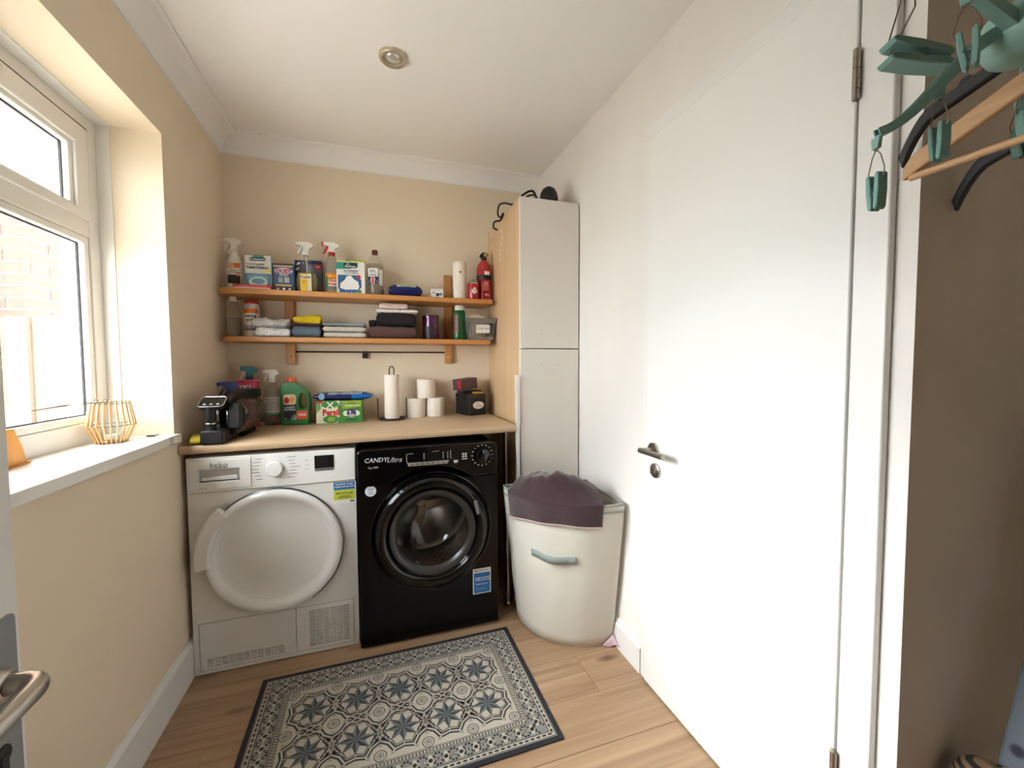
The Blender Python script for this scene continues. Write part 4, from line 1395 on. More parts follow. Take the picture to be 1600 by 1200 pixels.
t = carton('descaler_box', 'dark blue box with red OUST lettering on the upper shelf', 0.092, 0.04, 0.136, flatm('oust_blue', 52, 84, 128, 0.45), 0.287, -0.125, Z, math.radians(-2))
yy = front_print(t, 0.04, [('r', -0.046, 0.046, 0.0, 0.032, flatm('box_charcoal', 46, 46, 54, 0.45)), ('r', -0.046, 0.046, 0.128, 0.136, flatm('box_brown', 74, 46, 40, 0.5)), ('r', -0.046, 0.040, 0.120, 0.126, flatm('box_peach', 226, 182, 140, 0.5)), ('e', 0.0, 0.100, 0.040, 0.016, flatm('box_glow', 196, 206, 214, 0.5)), ('r', -0.024, -0.004, 0.044, 0.070, flatm('kettle_grey', 150, 160, 160, 0.5)), ('r', 0.002, 0.024, 0.044, 0.070, flatm('kettle_pale', 190, 186, 180, 0.5)), ('r', -0.036, 0.034, 0.026, 0.036, flatm('box_gold', 206, 176, 116, 0.5)), ('e', -0.026, 0.014, 0.005, 0.005, K_white), ('e', 0.0, 0.014, 0.006, 0.006, K_white), ('e', 0.025, 0.014, 0.005, 0.005, K_white)])
text('OUST', 0.026, 0.0, 0.098, yy, K_red, t, bold=0.0012)
text('DESCALER', 0.008, 0.0, 0.078, yy, K_white, t, bold=0.0002)

t = carton('tablet_box', 'navy box with white markings partly hidden behind the yellow spray bottle', 0.060, 0.05, 0.176, K_navy, 0.352, -0.040, Z)
yy = front_print(t, 0.05, [('p', [(-0.02, 0.15), (-0.006, 0.155), (-0.002, 0.168), (-0.016, 0.162)], K_white), ('p', [(-0.026, 0.122), (-0.010, 0.128), (-0.006, 0.14), (-0.02, 0.136)], K_white), ('e', 0.01, 0.163, 0.006, 0.004, K_sky)])
t = carton('shield_box', 'grey-blue box with a red shield emblem behind the spray bottles', 0.064, 0.05, 0.178, flatm('slate_box', 78, 92, 112, 0.45), 0.416, -0.040, Z)
yy = front_print(t, 0.05, [('r', -0.032, 0.032, 0.158, 0.178, K_navy), ('r', -0.032, 0.032, 0.0, 0.03, flatm('box_maroon', 96, 28, 34, 0.5)), ('p', [(0.0, 0.16), (0.028, 0.16), (0.028, 0.138), (0.014, 0.126), (0.0, 0.138)], K_red), ('r', 0.004, 0.024, 0.144, 0.148, K_white)])

# pear-shaped clear bottle with yellow liquid
t = thing('spray_bottle', 'clear pear-shaped spray bottle of yellow liquid with white trigger', 'bottle', (0.386, -0.125, Z), math.radians(-4), 'cleaning products on the upper shelf')
pb = [(0.036, 0), (0.044, 0.006), (0.050, 0.035), (0.051, 0.055), (0.047, 0.085), (0.036, 0.115), (0.024, 0.145), (0.015, 0.17), (0.0135, 0.19)]
MB().lathe(pb, 36, sy=0.6).build('bottle', M_clr, t, smooth=40)
M_yl = clear('yellow_liquid', (0.92, 0.86, 0.52, 1), 0.45, (0.80, 0.74, 0.40, 1), 0.2, refl=0.2)
MB().lathe([(0.034, 0.002), (0.042, 0.007), (0.048, 0.035), (0.049, 0.055), (0.045, 0.085), (0.041, 0.098), (0.0005, 0.098)], 36, sy=0.58).build('liquid', M_yl, t, smooth=40)
mb = MB(); mb.cyl((0, 0, 0.186), 0.018, 0.018, 'z', 20); trigger(mb, 0.200, 1.0)
mb.build('trigger_head', PLW, t, bevel=0.002)
mb = MB().quad((-0.024, -0.0316, 0.006), (0.010, -0.0326, 0.006), (0.010, -0.0318, 0.092), (-0.024, -0.0310, 0.092), 0).quad((0.010, -0.0326, 0.006), (0.028, -0.0318, 0.006), (0.026, -0.0308, 0.092), (0.010, -0.0318, 0.092), 1).quad((-0.024, -0.0319, 0.066), (0.010, -0.0326, 0.066), (0.010, -0.0324, 0.084), (-0.024, -0.0316, 0.084), 1)
mb.build('label', [K_yellow, K_cream], t, normals=False)
text('Duzzit', 0.017, -0.001, 0.075, -0.0334, K_black, t, bold=0.0005)
mb = MB()
for k in range(4):
    mb.box(-0.018, 0.008 - 0.003 * k, -0.0334, -0.033, 0.058 - k * 0.006, 0.0605 - k * 0.006)
mb.build('label_print', K_orange, t)
mb = MB().tube([(0.0, 0, 0.19), (0.002, 0, 0.09), (0.008, 0, 0.01)], 0.0022, 6)
mb.build('dip_tube', K_white, t)

# grease remover
t = thing('spray_bottle', 'spray bottle with red trigger and collar and orange grease remover label', 'bottle', (0.502, -0.115, Z), math.radians(4), 'cleaning products on the upper shelf')
MB().lathe([(0.028, 0), (0.031, 0.004), (0.032, 0.10), (0.032, 0.13), (0.027, 0.165), (0.018, 0.192), (0.014, 0.2)], 28, sy=0.75).build('bottle', clear('milky_plastic', (0.9, 0.88, 0.82, 1), 0.55, (0.72, 0.70, 0.62, 1), 0.1), t, smooth=40)
mb = MB(); mb.cyl((0, 0, 0.196), 0.0155, 0.018, 'z', 20, 1); trigger(mb, 0.212, 1.0, 0, 1, 1)
mb.build('trigger_head', [PLW, K_red], t, bevel=0.002)
mb = MB()
arcband(mb, 0.0324, -1.0, 1.0, 0.075, 0.106, 12, 0)
arcband(mb, 0.0324, -1.0, 1.0, 0.040, 0.075, 12, 1)
arcband(mb, 0.0326, -1.0, -0.6, 0.030, 0.09, 6, 4)
arcband(mb, 0.0324, -1.0, 1.0, 0.022, 0.040, 12, 2)
arcband(mb, 0.0324, -1.0, 1.0, 0.006, 0.022, 12, 3)
mb.v = [(x, y_ * 0.77, z_) for x, y_, z_ in mb.v]
mb.build('label', [K_orange, K_cream, K_grey, flatm('label_olive', 160, 140, 80, 0.5), K_green], t, normals=False)
o = text('Elbow', 0.017, 0.0, 0.091, 0, K_yellow, t, bend=0.0332, bold=0.0006); o.scale = (1, 0.78, 1)
o = text('Elbow\nGrease', 0.0165, 0.004, 0.060, 0, K_red, t, bend=0.0332, bold=0.0006); o.scale = (1, 0.78, 1)

# whitener carton and what stands behind it
t = carton('whitener_box', 'white and teal fabric whitener box with laundry pile picture', 0.136, 0.045, 0.168, flatm('box_white', 232, 230, 224, 0.45), 0.594, -0.130, Z, math.radians(-4))
yy = front_print(t, 0.045, [('p', [(-0.068, 0.168), (-0.068, 0.126), (0.0, 0.130), (0.03, 0.150), (0.04, 0.168)], K_teal), ('r', -0.068, 0.068, 0.162, 0.168, flatm('pale_lime', 220, 222, 120, 0.5)), ('p', rrect(-0.034, 0.034, 0.134, 0.160, 0.012), K_darkteal), ('p', [(-0.062, 0.028), (-0.04, 0.018), (0.035, 0.018), (0.05, 0.04), (0.05, 0.075), (0.03, 0.098), (-0.062, 0.098)], flatm('whitener_blue', 40, 96, 140, 0.45)), ('p', [(-0.052, 0.032), (-0.05, 0.055), (-0.03, 0.072), (-0.02, 0.092), (0.0, 0.096), (0.014, 0.078), (0.034, 0.066), (0.04, 0.04), (0.034, 0.026), (-0.03, 0.024)], K_white), ('e', 0.038, 0.090, 0.010, 0.010, K_red), ('r', -0.056, -0.026, 0.010, 0.022, K_blue), ('r', -0.024, 0.0, 0.010, 0.022, K_blue), ('r', 0.002, 0.026, 0.010, 0.022, K_blue), ('r', 0.028, 0.05, 0.010, 0.022, K_green)])
text('Dr.', 0.010, -0.012, 0.153, yy, K_white, t, bold=0.0003)
text('Beckmann', 0.0125, 0.0, 0.142, yy, K_white, t, bold=0.0004)
text('GLOWHITE+', 0.0125, 0.002, 0.118, yy, K_navy, t, bold=0.0003)
text('COLOUR REFRESH', 0.0080, 0.002, 0.107, yy, K_navy, t, bold=0.0001)
MB().box(0.016, 0.068, -0.012, 0.024, 0.168, 0.178).build('flap', K_lime, t, bevel=0.002)
t = thing('capped_bottle', 'orange bottle with teal cap hidden behind the whitener box', 'bottle', (0.575, -0.055, Z), 0)
MB().lathe([(0.03, 0), (0.032, 0.005), (0.032, 0.15), (0.026, 0.172), (0.015, 0.178)], 24).build('bottle', K_orange, t, smooth=40)
MB().lathe([(0.016, 0.176), (0.016, 0.19), (0.014, 0.194), (0.0005, 0.194)], 20).build('cap', flatm('teal_cap', 110, 170, 160, 0.4), t, smooth=40)

# vinegar bottle
t = thing('vinegar_bottle', 'clear plastic bottle with maroon cap and union flag label', 'bottle', (0.711, -0.118, Z), math.radians(-6))
pv = [(0.036, 0), (0.042, 0.004), (0.043, 0.02), (0.041, 0.06), (0.043, 0.12), (0.043, 0.155), (0.037, 0.185), (0.022, 0.208), (0.0135, 0.218), (0.0135, 0.222)]
MB().lathe(pv, 32).build('bottle', M_clr, t, smooth=40)
MB().lathe([(0.034, 0.002), (0.040, 0.006), (0.041, 0.02), (0.039, 0.06), (0.041, 0.12), (0.041, 0.165), (0.0005, 0.165)], 32).build('liquid', clear('vinegar_liquid', (0.93, 0.92, 0.87, 1), 0.18, (0.66, 0.62, 0.54, 1), 0.1, refl=0.2), t, smooth=40)
MB().lathe([(0.0155, 0.218), (0.0155, 0.236), (0.014, 0.240), (0.0005, 0.240)], 20).build('cap', flatm('maroon_cap', 88, 30, 32, 0.4), t, smooth=40)
mb = MB(); Rv = 0.0437
arcband(mb, Rv, -0.85, 0.45, 0.112, 0.140, 10, 1)
arcband(mb, Rv, -0.80, 0.40, 0.098, 0.110, 10, 1)
arcband(mb, Rv, -0.85, 0.45, 0.060, 0.096, 10, 0)
arcband(mb, Rv + 0.0004, -0.32, -0.06, 0.060, 0.096, 4, 2)
arcband(mb, Rv + 0.0002, -0.40, 0.02, 0.060, 0.096, 4, 1)
arcband(mb, Rv, 0.55, 1.1, 0.055, 0.135, 6, 1)
mb.build('label', [K_navy, K_white, K_red], t, normals=False)
mb = MB()
for s in (-1, 1):
    mb.tube([(Rv * 1.01 * math.sin(-0.2 + s * 0.12), -Rv * 1.01 * math.cos(-0.2 + s * 0.12), 0.09), (Rv * 1.01 * math.sin(-0.2 + s * 0.6), -Rv * 1.01 * math.cos(-0.2 + s * 0.6), 0.066)], 0.0015, 4)
mb.build('flag_saltire', K_white, t)
mb = MB()
for k in range(3):
    arcband(mb, Rv + 0.0004, -0.6, 0.2 - 0.1 * k, 0.118 + k * 0.006, 0.121 + k * 0.006, 5)
arcband(mb, Rv + 0.0004, -0.6, 0.2, 0.102, 0.106, 5)
mb.build('label_print', K_navy, t, normals=False)

# wipes packet
def wipes(name, label, w_, d_, h_, cols, x, y_, z, rz, seed):
    t = thing(name, label, 'packet', (x, y_, z), rz)
    mb = MB(); rnd = random.Random(seed); o_ = rnd.uniform(0, 9)
    def f(u, v_):
        a = u * 2 * PI; s = v_ * 2 - 1
        k = max(0.06, (1 - abs(s) ** 6)) ** 0.6
        c_, s_ = math.cos(a), math.sin(a)
        x_ = s * w_ / 2
        dn = noise.noise(Vector((x_ * 30 + o_, c_ * 1.5, s_ * 2))) * 0.14
        return (x_, (abs(c_) ** 0.7) * (1 if c_ > 0 else -1) * d_ / 2 * (0.85 + 0.15 * k) * (1 + dn * 0.3), max(0, h_ / 2 * (1 + (abs(s_) ** 0.8) * (1 if s_ > 0 else -1) * k * (1 + dn))))
    mb.grid(f, 28, 28)
    mb.m = []
    for j in range(28):
        for i in range(28):
            uu, vv = i / 28, j / 28
            mb.m.append(1 if (0.10 < uu < 0.40 and 0.22 < vv < 0.8) else (2 if vv > 0.62 and uu > 0.42 else 0))
    mb.build('film', cols, t, smooth=50)
    return t
t = wipes('wipes_packet', 'dark blue packet of cleaning wipes lying on the upper shelf', 0.175, 0.10, 0.066, [flatm('wipes_navy', 24, 34, 92, 0.25), mat('wipes_picture', rgb(206, 204, 170), 0.3, var=0.5, vscale=40, var2=rgb(60, 130, 120)), flatm('wipes_navy', 24, 34, 92, 0.25)], 0.862, -0.125, Z, math.radians(-3), 2)
t = carton('small_carton', 'small white carton with dark picture beside the right shelf upright', 0.066, 0.035, 0.050, flatm('box_white', 232, 230, 224, 0.45), 1.028, -0.140, Z, math.radians(-8))
yy = front_print(t, 0.035, [('e', 0.004, 0.020, 0.009, 0.009, K_darkteal), ('r', -0.024, -0.006, 0.028, 0.034, K_grey), ('r', 0.010, 0.028, 0.016, 0.030, K_grey), ('r', -0.026, 0.022, 0.040, 0.044, K_lgrey)])

# air freshener dispenser, aerosol, extinguisher
t = thing('air_freshener_dispenser', 'tall white automatic air freshener dispenser beside the fire extinguisher', 'air freshener', (1.157, -0.130, Z), math.radians(-5))
M_disp = flatm('dispenser_white', 236, 226, 212, 0.35)
MB().lathe([(0.034, 0), (0.0365, 0.004), (0.0365, 0.048), (0.0355, 0.050)], 32, sy=0.85).build('base', M_disp, t, smooth=40)
MB().lathe([(0.0355, 0.050), (0.0375, 0.052), (0.0375, 0.20), (0.035, 0.207), (0.030, 0.209), (0.0005, 0.209)], 32, sy=0.85).build('cover', M_disp, t, smooth=40)
MB().flat([(0.0, 0.158), (0.005, 0.149), (0.003, 0.143), (-0.003, 0.143), (-0.005, 0.149)], -0.0326, 'xz').build('sensor', K_black, t, normals=False)
MB().box(-0.010, 0.014, -0.032, -0.024, 0.199, 0.2095).build('spray_slot', M_disp, t, bevel=0.001)
t = thing('aerosol_can', 'small red aerosol can with white round badge on the upper shelf', 'can', (1.228, -0.150, Z))
MB().lathe([(0.030, 0), (0.0315, 0.003), (0.0315, 0.086), (0.030, 0.092), (0.022, 0.10)], 28).build('can', flatm('can_red', 178, 30, 34, 0.25, coat=0.4), t, smooth=40)
MB().lathe([(0.0315, 0.087), (0.0325, 0.089), (0.031, 0.094), (0.020, 0.102), (0.008, 0.104), (0.006, 0.114), (0.0005, 0.114)], 24).build('valve', M_chrome, t, smooth=40)
mb = MB()
for (a0_, z0_, z1_) in ((0.16, 0.026, 0.066), (0.34, 0.034, 0.058), (0.42, 0.040, 0.052)):
    arcband(mb, 0.0321, 0.05 - a0_, 0.05 + a0_, z0_, z1_, 8, 0)
mb.build('badge', K_white, t, normals=False)
mb = MB(); arcband(mb, 0.0325, -0.08, 0.2, 0.026, 0.036, 4); arcband(mb, 0.0325, -0.12, 0.06, 0.042, 0.056, 4)
mb.build('badge_print', K_grey, t, normals=False)
t = thing('fire_extinguisher', 'small red fire extinguisher with black band against the cabinet', 'fire extinguisher', (1.303, -0.105, Z), math.radians(-10))
M_ext = flatm('extinguisher_red', 168, 18, 30, 0.22, coat=0.5)
MB().lathe([(0.034, 0), (0.041, 0.004), (0.042, 0.012), (0.042, 0.185), (0.038, 0.205), (0.026, 0.222), (0.015, 0.232), (0.014, 0.240)], 36).build('cylinder', M_ext, t, smooth=40)
mb = MB(); arcband(mb, 0.0432, -PI, PI, 0.120, 0.146, 36); mb.build('band', K_black, t, normals=False)
mb = MB().lathe([(0.017, 0.236), (0.018, 0.250), (0.012, 0.256)], 20)
mb.prism([(-0.020, 0.252), (0.010, 0.252), (0.026, 0.262), (0.022, 0.274), (0.0, 0.280), (-0.014, 0.274), (-0.026, 0.258)], -0.010, 0.010, 'xz')
mb.build('valve_head', K_black, t, bevel=0.002)
MB().lathe([(0.0005, -0.022), (0.012, -0.021), (0.012, -0.010)], 18, (0.008, 0, 0.262), 'y').build('gauge', mat('brass_gauge', rgb(200, 186, 130), 0.25, 0.8), t, smooth=40)
mb = MB(); arcband(mb, 0.0428, 0.0, 0.75, 0.140, 0.166, 6); mb.build('label', K_white, t, normals=False)
mb = MB()
for k in range(6):
    arcband(mb, 0.0428, -0.35, 0.6 - 0.05 * (k % 3), 0.060 + k * 0.008, 0.063 + k * 0.008, 6)
arcband(mb, 0.0428, 0.0, 0.2, 0.088, 0.110, 3); arcband(mb, 0.0428, 0.35, 0.5, 0.088, 0.110, 3)
mb.build('instruction_print', flatm('label_pink', 226, 150, 150, 0.5), t, normals=False)
o = text('Fire', 0.017, 0.012, 0.035, 0, K_white, t, bend=0.0428, shear=0.3, bold=0.0003)

# ------------------------------------------------------------------ lower shelf
Z = S2
t = thing('clear_bottle', 'half-full clear bottle with white cap at the lower shelf end', 'bottle', (0.059, -0.110, Z))
MB().lathe([(0.030, 0), (0.034, 0.003), (0.035, 0.02), (0.035, 0.105), (0.030, 0.135), (0.018, 0.165), (0.0135, 0.172), (0.0135, 0.176)], 28).build('bottle', M_clr, t, smooth=40)
MB().lathe([(0.029, 0.002), (0.033, 0.005), (0.0335, 0.02), (0.0335, 0.092), (0.0005, 0.092)], 28).build('liquid', M_water, t, smooth=40)
MB().lathe([(0.0155, 0.172), (0.0155, 0.190), (0.0145, 0.193), (0.0005, 0.193)], 20).build('cap', PLW, t, smooth=40)
t = thing('baking_soda_tub', 'white tub of baking soda with red lid on the lower shelf', 'tub', (0.130, -0.078, Z))
MB().lathe([(0.030, 0), (0.033, 0.003), (0.034, 0.03), (0.034, 0.13), (0.031, 0.158), (0.027, 0.168)], 28).build('tub', PLW, t, smooth=40)
MB().lathe([(0.028, 0.166), (0.029, 0.168), (0.029, 0.178), (0.026, 0.182), (0.0005, 0.183)], 24).build('lid', K_red, t, smooth=40)
mb = MB()
arcband(mb, 0.0346, -1.1, 1.1, 0.118, 0.140, 12, 0)
arcband(mb, 0.0346, -1.1, 1.1, 0.045, 0.118, 12, 1)
arcband(mb, 0.0346, -1.1, 1.1, 0.034, 0.060, 12, 2)
mb.build('label', [K_orange, K_white, flatm('label_lilac', 140, 130, 160, 0.5)], t, normals=False)
text('baking\nsoda', 0.020, 0.0, 0.096, 0, K_black, t, bend=0.0353, bold=0.0005)

def textile(name, label, cat, w_, d_, h_, m, x, y_, z, rz=0, seed=0, amp=0.006, layers=3, group=None, n=3.2, taper=0.0):
    o = cloth(w_, d_, h_, m, name, seed, amp, n, None, (x, y_, z), layers, rz, taper)
    return tag(o, label, cat, group)
def pattern(name, c1, c2, scale, ax, rough=0.9, thr=0.5):
    """woven stripes along one axis"""
    m = mat(name, c1, rough)
    nt = m.node_tree
    if nt.nodes.get('Wave Texture'):
        return m
    tc = nt.nodes.new('ShaderNodeTexCoord'); wv = nt.nodes.new('ShaderNodeTexWave')
    wv.bands_direction = ax; wv.inputs['Scale'].default_value = scale; wv.inputs['Distortion'].default_value = 1.2
    nt.links.new(tc.outputs['Object'], wv.inputs['Vector'])
    r_ = nt.nodes.new('ShaderNodeValToRGB'); r_.color_ramp.elements[0].position = thr - 0.1; r_.color_ramp.elements[0].color = c2
    r_.color_ramp.elements[1].position = thr + 0.1; r_.color_ramp.elements[1].color = c1
    nt.links.new(wv.outputs[0], r_.inputs[0]); nt.links.new(r_.outputs[0], nt.nodes['Principled BSDF'].inputs['Base Color'])
    return m
def spots(name, c1, c2, scale, thr):
    m = mat(name, c1, 0.9)
    nt = m.node_tree
    tc = nt.nodes.new('ShaderNodeTexCoord'); v = nt.nodes.new('ShaderNodeTexVoronoi'); v.inputs['Scale'].default_value = scale
    nt.links.new(tc.outputs['Object'], v.inputs['Vector'])
    r_ = nt.nodes.new('ShaderNodeValToRGB'); r_.color_ramp.elements[0].position = thr; r_.color_ramp.elements[0].color = c2
    r_.color_ramp.elements[1].position = thr + 0.06; r_.color_ramp.elements[1].color = c1
    nt.links.new(v.outputs['Distance'], r_.inputs[0]); nt.links.new(r_.outputs[0], nt.nodes['Principled BSDF'].inputs['Base Color'])
    return m
GT = 'cloths and towels on the lower shelf'
textile('folded_cloth', 'crumpled white cloth under a grey patterned one on the lower shelf', 'cloth', 0.150, 0.13, 0.046, spots('white_check_cloth', rgb(226, 224, 224), rgb(120, 120, 136), 70, 0.16), 0.240, -0.140, Z, 0.08, 5, 0.020, 2, GT)
textile('folded_cloth', 'pale grey patterned cloth crumpled on top of the white cloth', 'cloth', 0.160, 0.12, 0.046, spots('grey_print_cloth', rgb(206, 202, 202), rgb(164, 158, 164), 60, 0.2), 0.234, -0.136, Z + 0.043, -0.10, 9, 0.026, 3, GT, n=2.2, taper=0.2)
textile('rolled_cloth', 'blue-grey cloth rolled at the bottom of the small pile', 'cloth', 0.130, 0.12, 0.058, flatm('blue_grey_cloth', 98, 114, 128, 0.95, var=0.25, vscale=50), 0.388, -0.148, Z, 0.0, 21, 0.008, 4, GT, n=2.3)
textile('folded_cloth', 'thin maroon cloth between the blue-grey roll and yellow duster', 'cloth', 0.128, 0.11, 0.014, flatm('maroon_cloth', 78, 30, 44, 0.95), 0.392, -0.135, Z + 0.056, 0.0, 22, 0.004, 2, GT)
textile('yellow_duster', 'bright yellow duster on top of the maroon cloth', 'duster', 0.126, 0.11, 0.044, flatm('duster_yellow', 216, 188, 30, 0.95, var=0.2, vscale=30), 0.386, -0.130, Z + 0.066, 0.06, 23, 0.010, 2, GT, taper=-0.35)
textile('folded_cloth', 'white cloth with grey woven stripes at the bottom of the middle pile', 'cloth', 0.205, 0.14, 0.030, pattern('striped_weave', rgb(224, 218, 208), rgb(150, 144, 138), 42, 'X'), 0.563, -0.130, Z, 0.0, 31, 0.006, 2, GT)
textile('folded_cloth', 'white cloth with brown woven stripes lying on the grey striped one', 'cloth', 0.208, 0.14, 0.030, pattern('striped_weave_brown', rgb(222, 214, 204), rgb(164, 148, 132), 46, 'X'), 0.560, -0.126, Z + 0.029, 0.02, 32, 0.007, 2, GT)
textile('folded_cloth', 'grey-blue cloth on top of the two striped cloths', 'cloth', 0.210, 0.13, 0.020, flatm('greyblue_cloth', 136, 150, 152, 0.95, var=0.2, vscale=40), 0.558, -0.120, Z + 0.058, -0.03, 33, 0.009, 2, GT, taper=-0.3)
textile('folded_towel', 'brown towel at the bottom of the tall dark pile', 'towel', 0.238, 0.15, 0.066, flatm('brown_terry', 92, 62, 58, 0.95, bump=0.5, bscale=400, var=0.2, vscale=60), 0.793, -0.128, Z, 0.0, 41, 0.006, 2, GT)
textile('folded_towel', 'black towel on top of the brown towel', 'towel', 0.205, 0.14, 0.068, flatm('black_terry', 30, 22, 26, 0.95, bump=0.5, bscale=400), 0.812, -0.125, Z + 0.067, 0.0, 42, 0.006, 3, GT)
textile('folded_cloth', 'small black cloth squeezed beside the black towel', 'cloth', 0.036, 0.10, 0.034, flatm('black_green_cloth', 26, 30, 26, 0.95), 0.693, -0.115, Z + 0.066, 0.0, 43, 0.004, 2, GT)
textile('folded_cloth', 'white cloth with black spots draped on the black towel', 'cloth', 0.218, 0.13, 0.022, spots('white_spot_cloth', rgb(228, 216, 212), rgb(40, 30, 34), 28, 0.24), 0.818, -0.118, Z + 0.1335, -0.02, 44, 0.008, 2, GT)
textile('folded_cloth', 'pale pink folded cloth on top of the spotted cloth', 'cloth', 0.148, 0.11, 0.036, flatm('pale_pink_cloth', 222, 198, 192, 0.95, var=0.12, vscale=60), 0.799, -0.110, Z + 0.1535, 0.02, 45, 0.005, 2, GT)

t = thing('plum_canister', 'plum metal canister with black round emblem beside the towels', 'canister', (0.996, -0.115, Z), math.radians(-4))
M_plum = flatm('plum_metal', 78, 28, 64, 0.22, coat=0.5)
MB().lathe([(0.042, 0), (0.044, 0.003), (0.044, 0.116)], 32).build('body', M_plum, t, smooth=40)
MB().lathe([(0.0452, 0.112), (0.0455, 0.114), (0.0455, 0.130), (0.042, 0.134), (0.0005, 0.134)], 32).build('lid', M_plum, t, smooth=40)
mb = MB()
for k in range(9):
    zz = 0.006 + 0.008 * k
    hw_ = 0.62 * math.sqrt(max(0, 1 - ((zz + 0.004 - 0.036) / 0.038) ** 2))
    arcband(mb, 0.0446, -0.30 - hw_, -0.30 + hw_, zz, zz + 0.008, 8)
mb.build('emblem', K_black, t, normals=False)
mb = MB()
for k in range(4):
    arcband(mb, 0.0447, 0.25 + 0.1 * k, 0.36 + 0.1 * k, 0.102 - k * 0.010, 0.104 - k * 0.010, 3)
mb.build('fine_print', flatm('label_lilac2', 150, 110, 140, 0.5), t, normals=False)

t = thing('green_bottle', 'dark green squeezy bottle with white cap under the upper shelf', 'bottle', (1.155, -0.125, Z))
MB().lathe([(0.030, 0), (0.034, 0.004), (0.034, 0.03), (0.029, 0.06), (0.028, 0.09), (0.032, 0.13), (0.033, 0.155), (0.026, 0.168)], 28, sy=0.7).build('bottle', flatm('bottle_green', 14, 92, 44, 0.3, coat=0.3), t, smooth=40)
MB().lathe([(0.0265, 0.166), (0.027, 0.168), (0.027, 0.190), (0.025, 0.1935), (0.0005, 0.1935)], 24, sy=0.75).build('cap', PLW, t, smooth=40)
mb = MB(); arcband(mb, 0.0345, -1.3, -0.35, 0.035, 0.140, 6)
mb.v = [(x * 0.97, y_ * 0.74, z_) for x, y_, z_ in mb.v]
mb.build('label', flatm('label_grey_red', 150, 110, 104, 0.5, var=0.5, vscale=70), t, normals=False)

# slotted basket
t = thing('slotted_basket', 'grey plastic slotted basket with white TORCHES tag on lower shelf', 'basket', (1.268, -0.118, Z))
BGm = flatm('grey_plastic', 122, 118, 114, 0.45)
w0, w1, d0, d1, hb_ = 0.066, 0.086, 0.055, 0.072, 0.118
mb = MB()
mb.box(-w0, w0, -d0, d0, 0, 0.004)
def bw_(u, s, z_, face):
    k = z_ / hb_
    ww, dd_ = w0 + (w1 - w0) * k, d0 + (d1 - d0) * k
    return (u * ww, s * dd_, z_) if face == 'y' else (s * ww, u * dd_, z_)
def slab(u0, u1, s, z0_, z1_, face):
    a, b2, c_, d_ = bw_(u0, s, z0_, face), bw_(u1, s, z0_, face), bw_(u1, s, z1_, face), bw_(u0, s, z1_, face)
    nrm = Vector((0, -s, 0)) if face == 'y' else Vector((-s, 0, 0))
    vs_ = [Vector(p) for p in (a, b2, c_, d_)]
    mb.add(vs_ + [p + nrm * 0.003 for p in vs_], [(0, 1, 2, 3), (7, 6, 5, 4), (0, 4, 5, 1), (1, 5, 6, 2), (2, 6, 7, 3), (3, 7, 4, 0)])
for face, n_ in (('y', 12), ('x', 10)):
    for s in (-1, 1):
        slab(-1, 1, s, 0.0, 0.020, face); slab(-1, 1, s, 0.094, hb_, face)
        for k in range(n_ + 1):
            u = -1 + 2 * k / n_
            slab(max(-1, u - 0.035), min(1, u + 0.035), s, 0.02, 0.094, face)
mb.tube([(-w1, -d1, hb_), (w1, -d1, hb_), (w1, d1, hb_), (-w1, d1, hb_)], 0.004, 6, closed=True)
mb.build('basket', BGm, t)
tg = MB()
pts = rrect(-0.034, 0.044, 0.040, 0.086, 0.006, 3)
pts = [(x + 0.002 * math.sin(z_ * 400), z_ + 0.002 * math.sin(x * 260)) for x, z_ in pts]
tg.prism(pts, -0.074, -0.0725, 'xz')
tgo = tg.build('name_tag', K_white, t)
text('TORCHES', 0.0165, 0.005, 0.062, -0.0746, K_grey, tgo)
o = MB().box(-0.040, 0.045, -0.030, 0.030, -0.0845, 0.031).prism([(-0.056, 0.031), (0.050, 0.031), (0.045, 0.05), (-0.01, 0.062), (-0.048, 0.045)], -0.03, 0.03, 'xz').build('beige_torch', flatm('beige_plastic', 214, 194, 160, 0.5), loc=(1.251, -0.112, Z + 0.0885), bevel=0.004)
tag(o, 'beige plastic item sticking out of the grey slotted basket', 'torch')
# ------------------------------------------------------------------ things on the worktop
def wz(x):
    return WTZ(x) + 0.0002
# handheld vacuum
V0 = wz(0.21)
vac = thing('handheld_vacuum', 'black handheld vacuum cleaner with clear dust bin lying on worktop', 'vacuum cleaner', (0.116, -0.578, V0), math.radians(-3))
VB = flatm('vacuum_black', 18, 18, 20, 0.4, spec=0.35)
VB2 = flatm('vacuum_gloss', 14, 14, 16, 0.12, coat=0.6)
MB().box(-0.042, 0.034, -0.030, 0.14, 0, 0.052).build('battery', VB, vac, bevel=0.005, seg=3)
MB().box(-0.0035, 0.0035, -0.0312, -0.030, 0.018, 0.023).build('battery_latch', K_black, vac)
MB().box(0.0335, 0.0348, -0.022, -0.018, 0.006, 0.048).build('battery_seam', K_grey, vac)
hg_ = MB().lathe([(0.020, 0.048), (0.0185, 0.060), (0.0185, 0.078), (0.0195, 0.080), (0.0195, 0.14), (0.022, 0.150)], 24, (-0.012, -0.008, 0))
hg_.build('grip', VB, vac, smooth=40)
MB().lathe([(0.0200, 0.076), (0.0205, 0.078), (0.0200, 0.080)], 24, (-0.012, -0.008, 0)).build('grip_ring', M_chrome, vac, smooth=40)
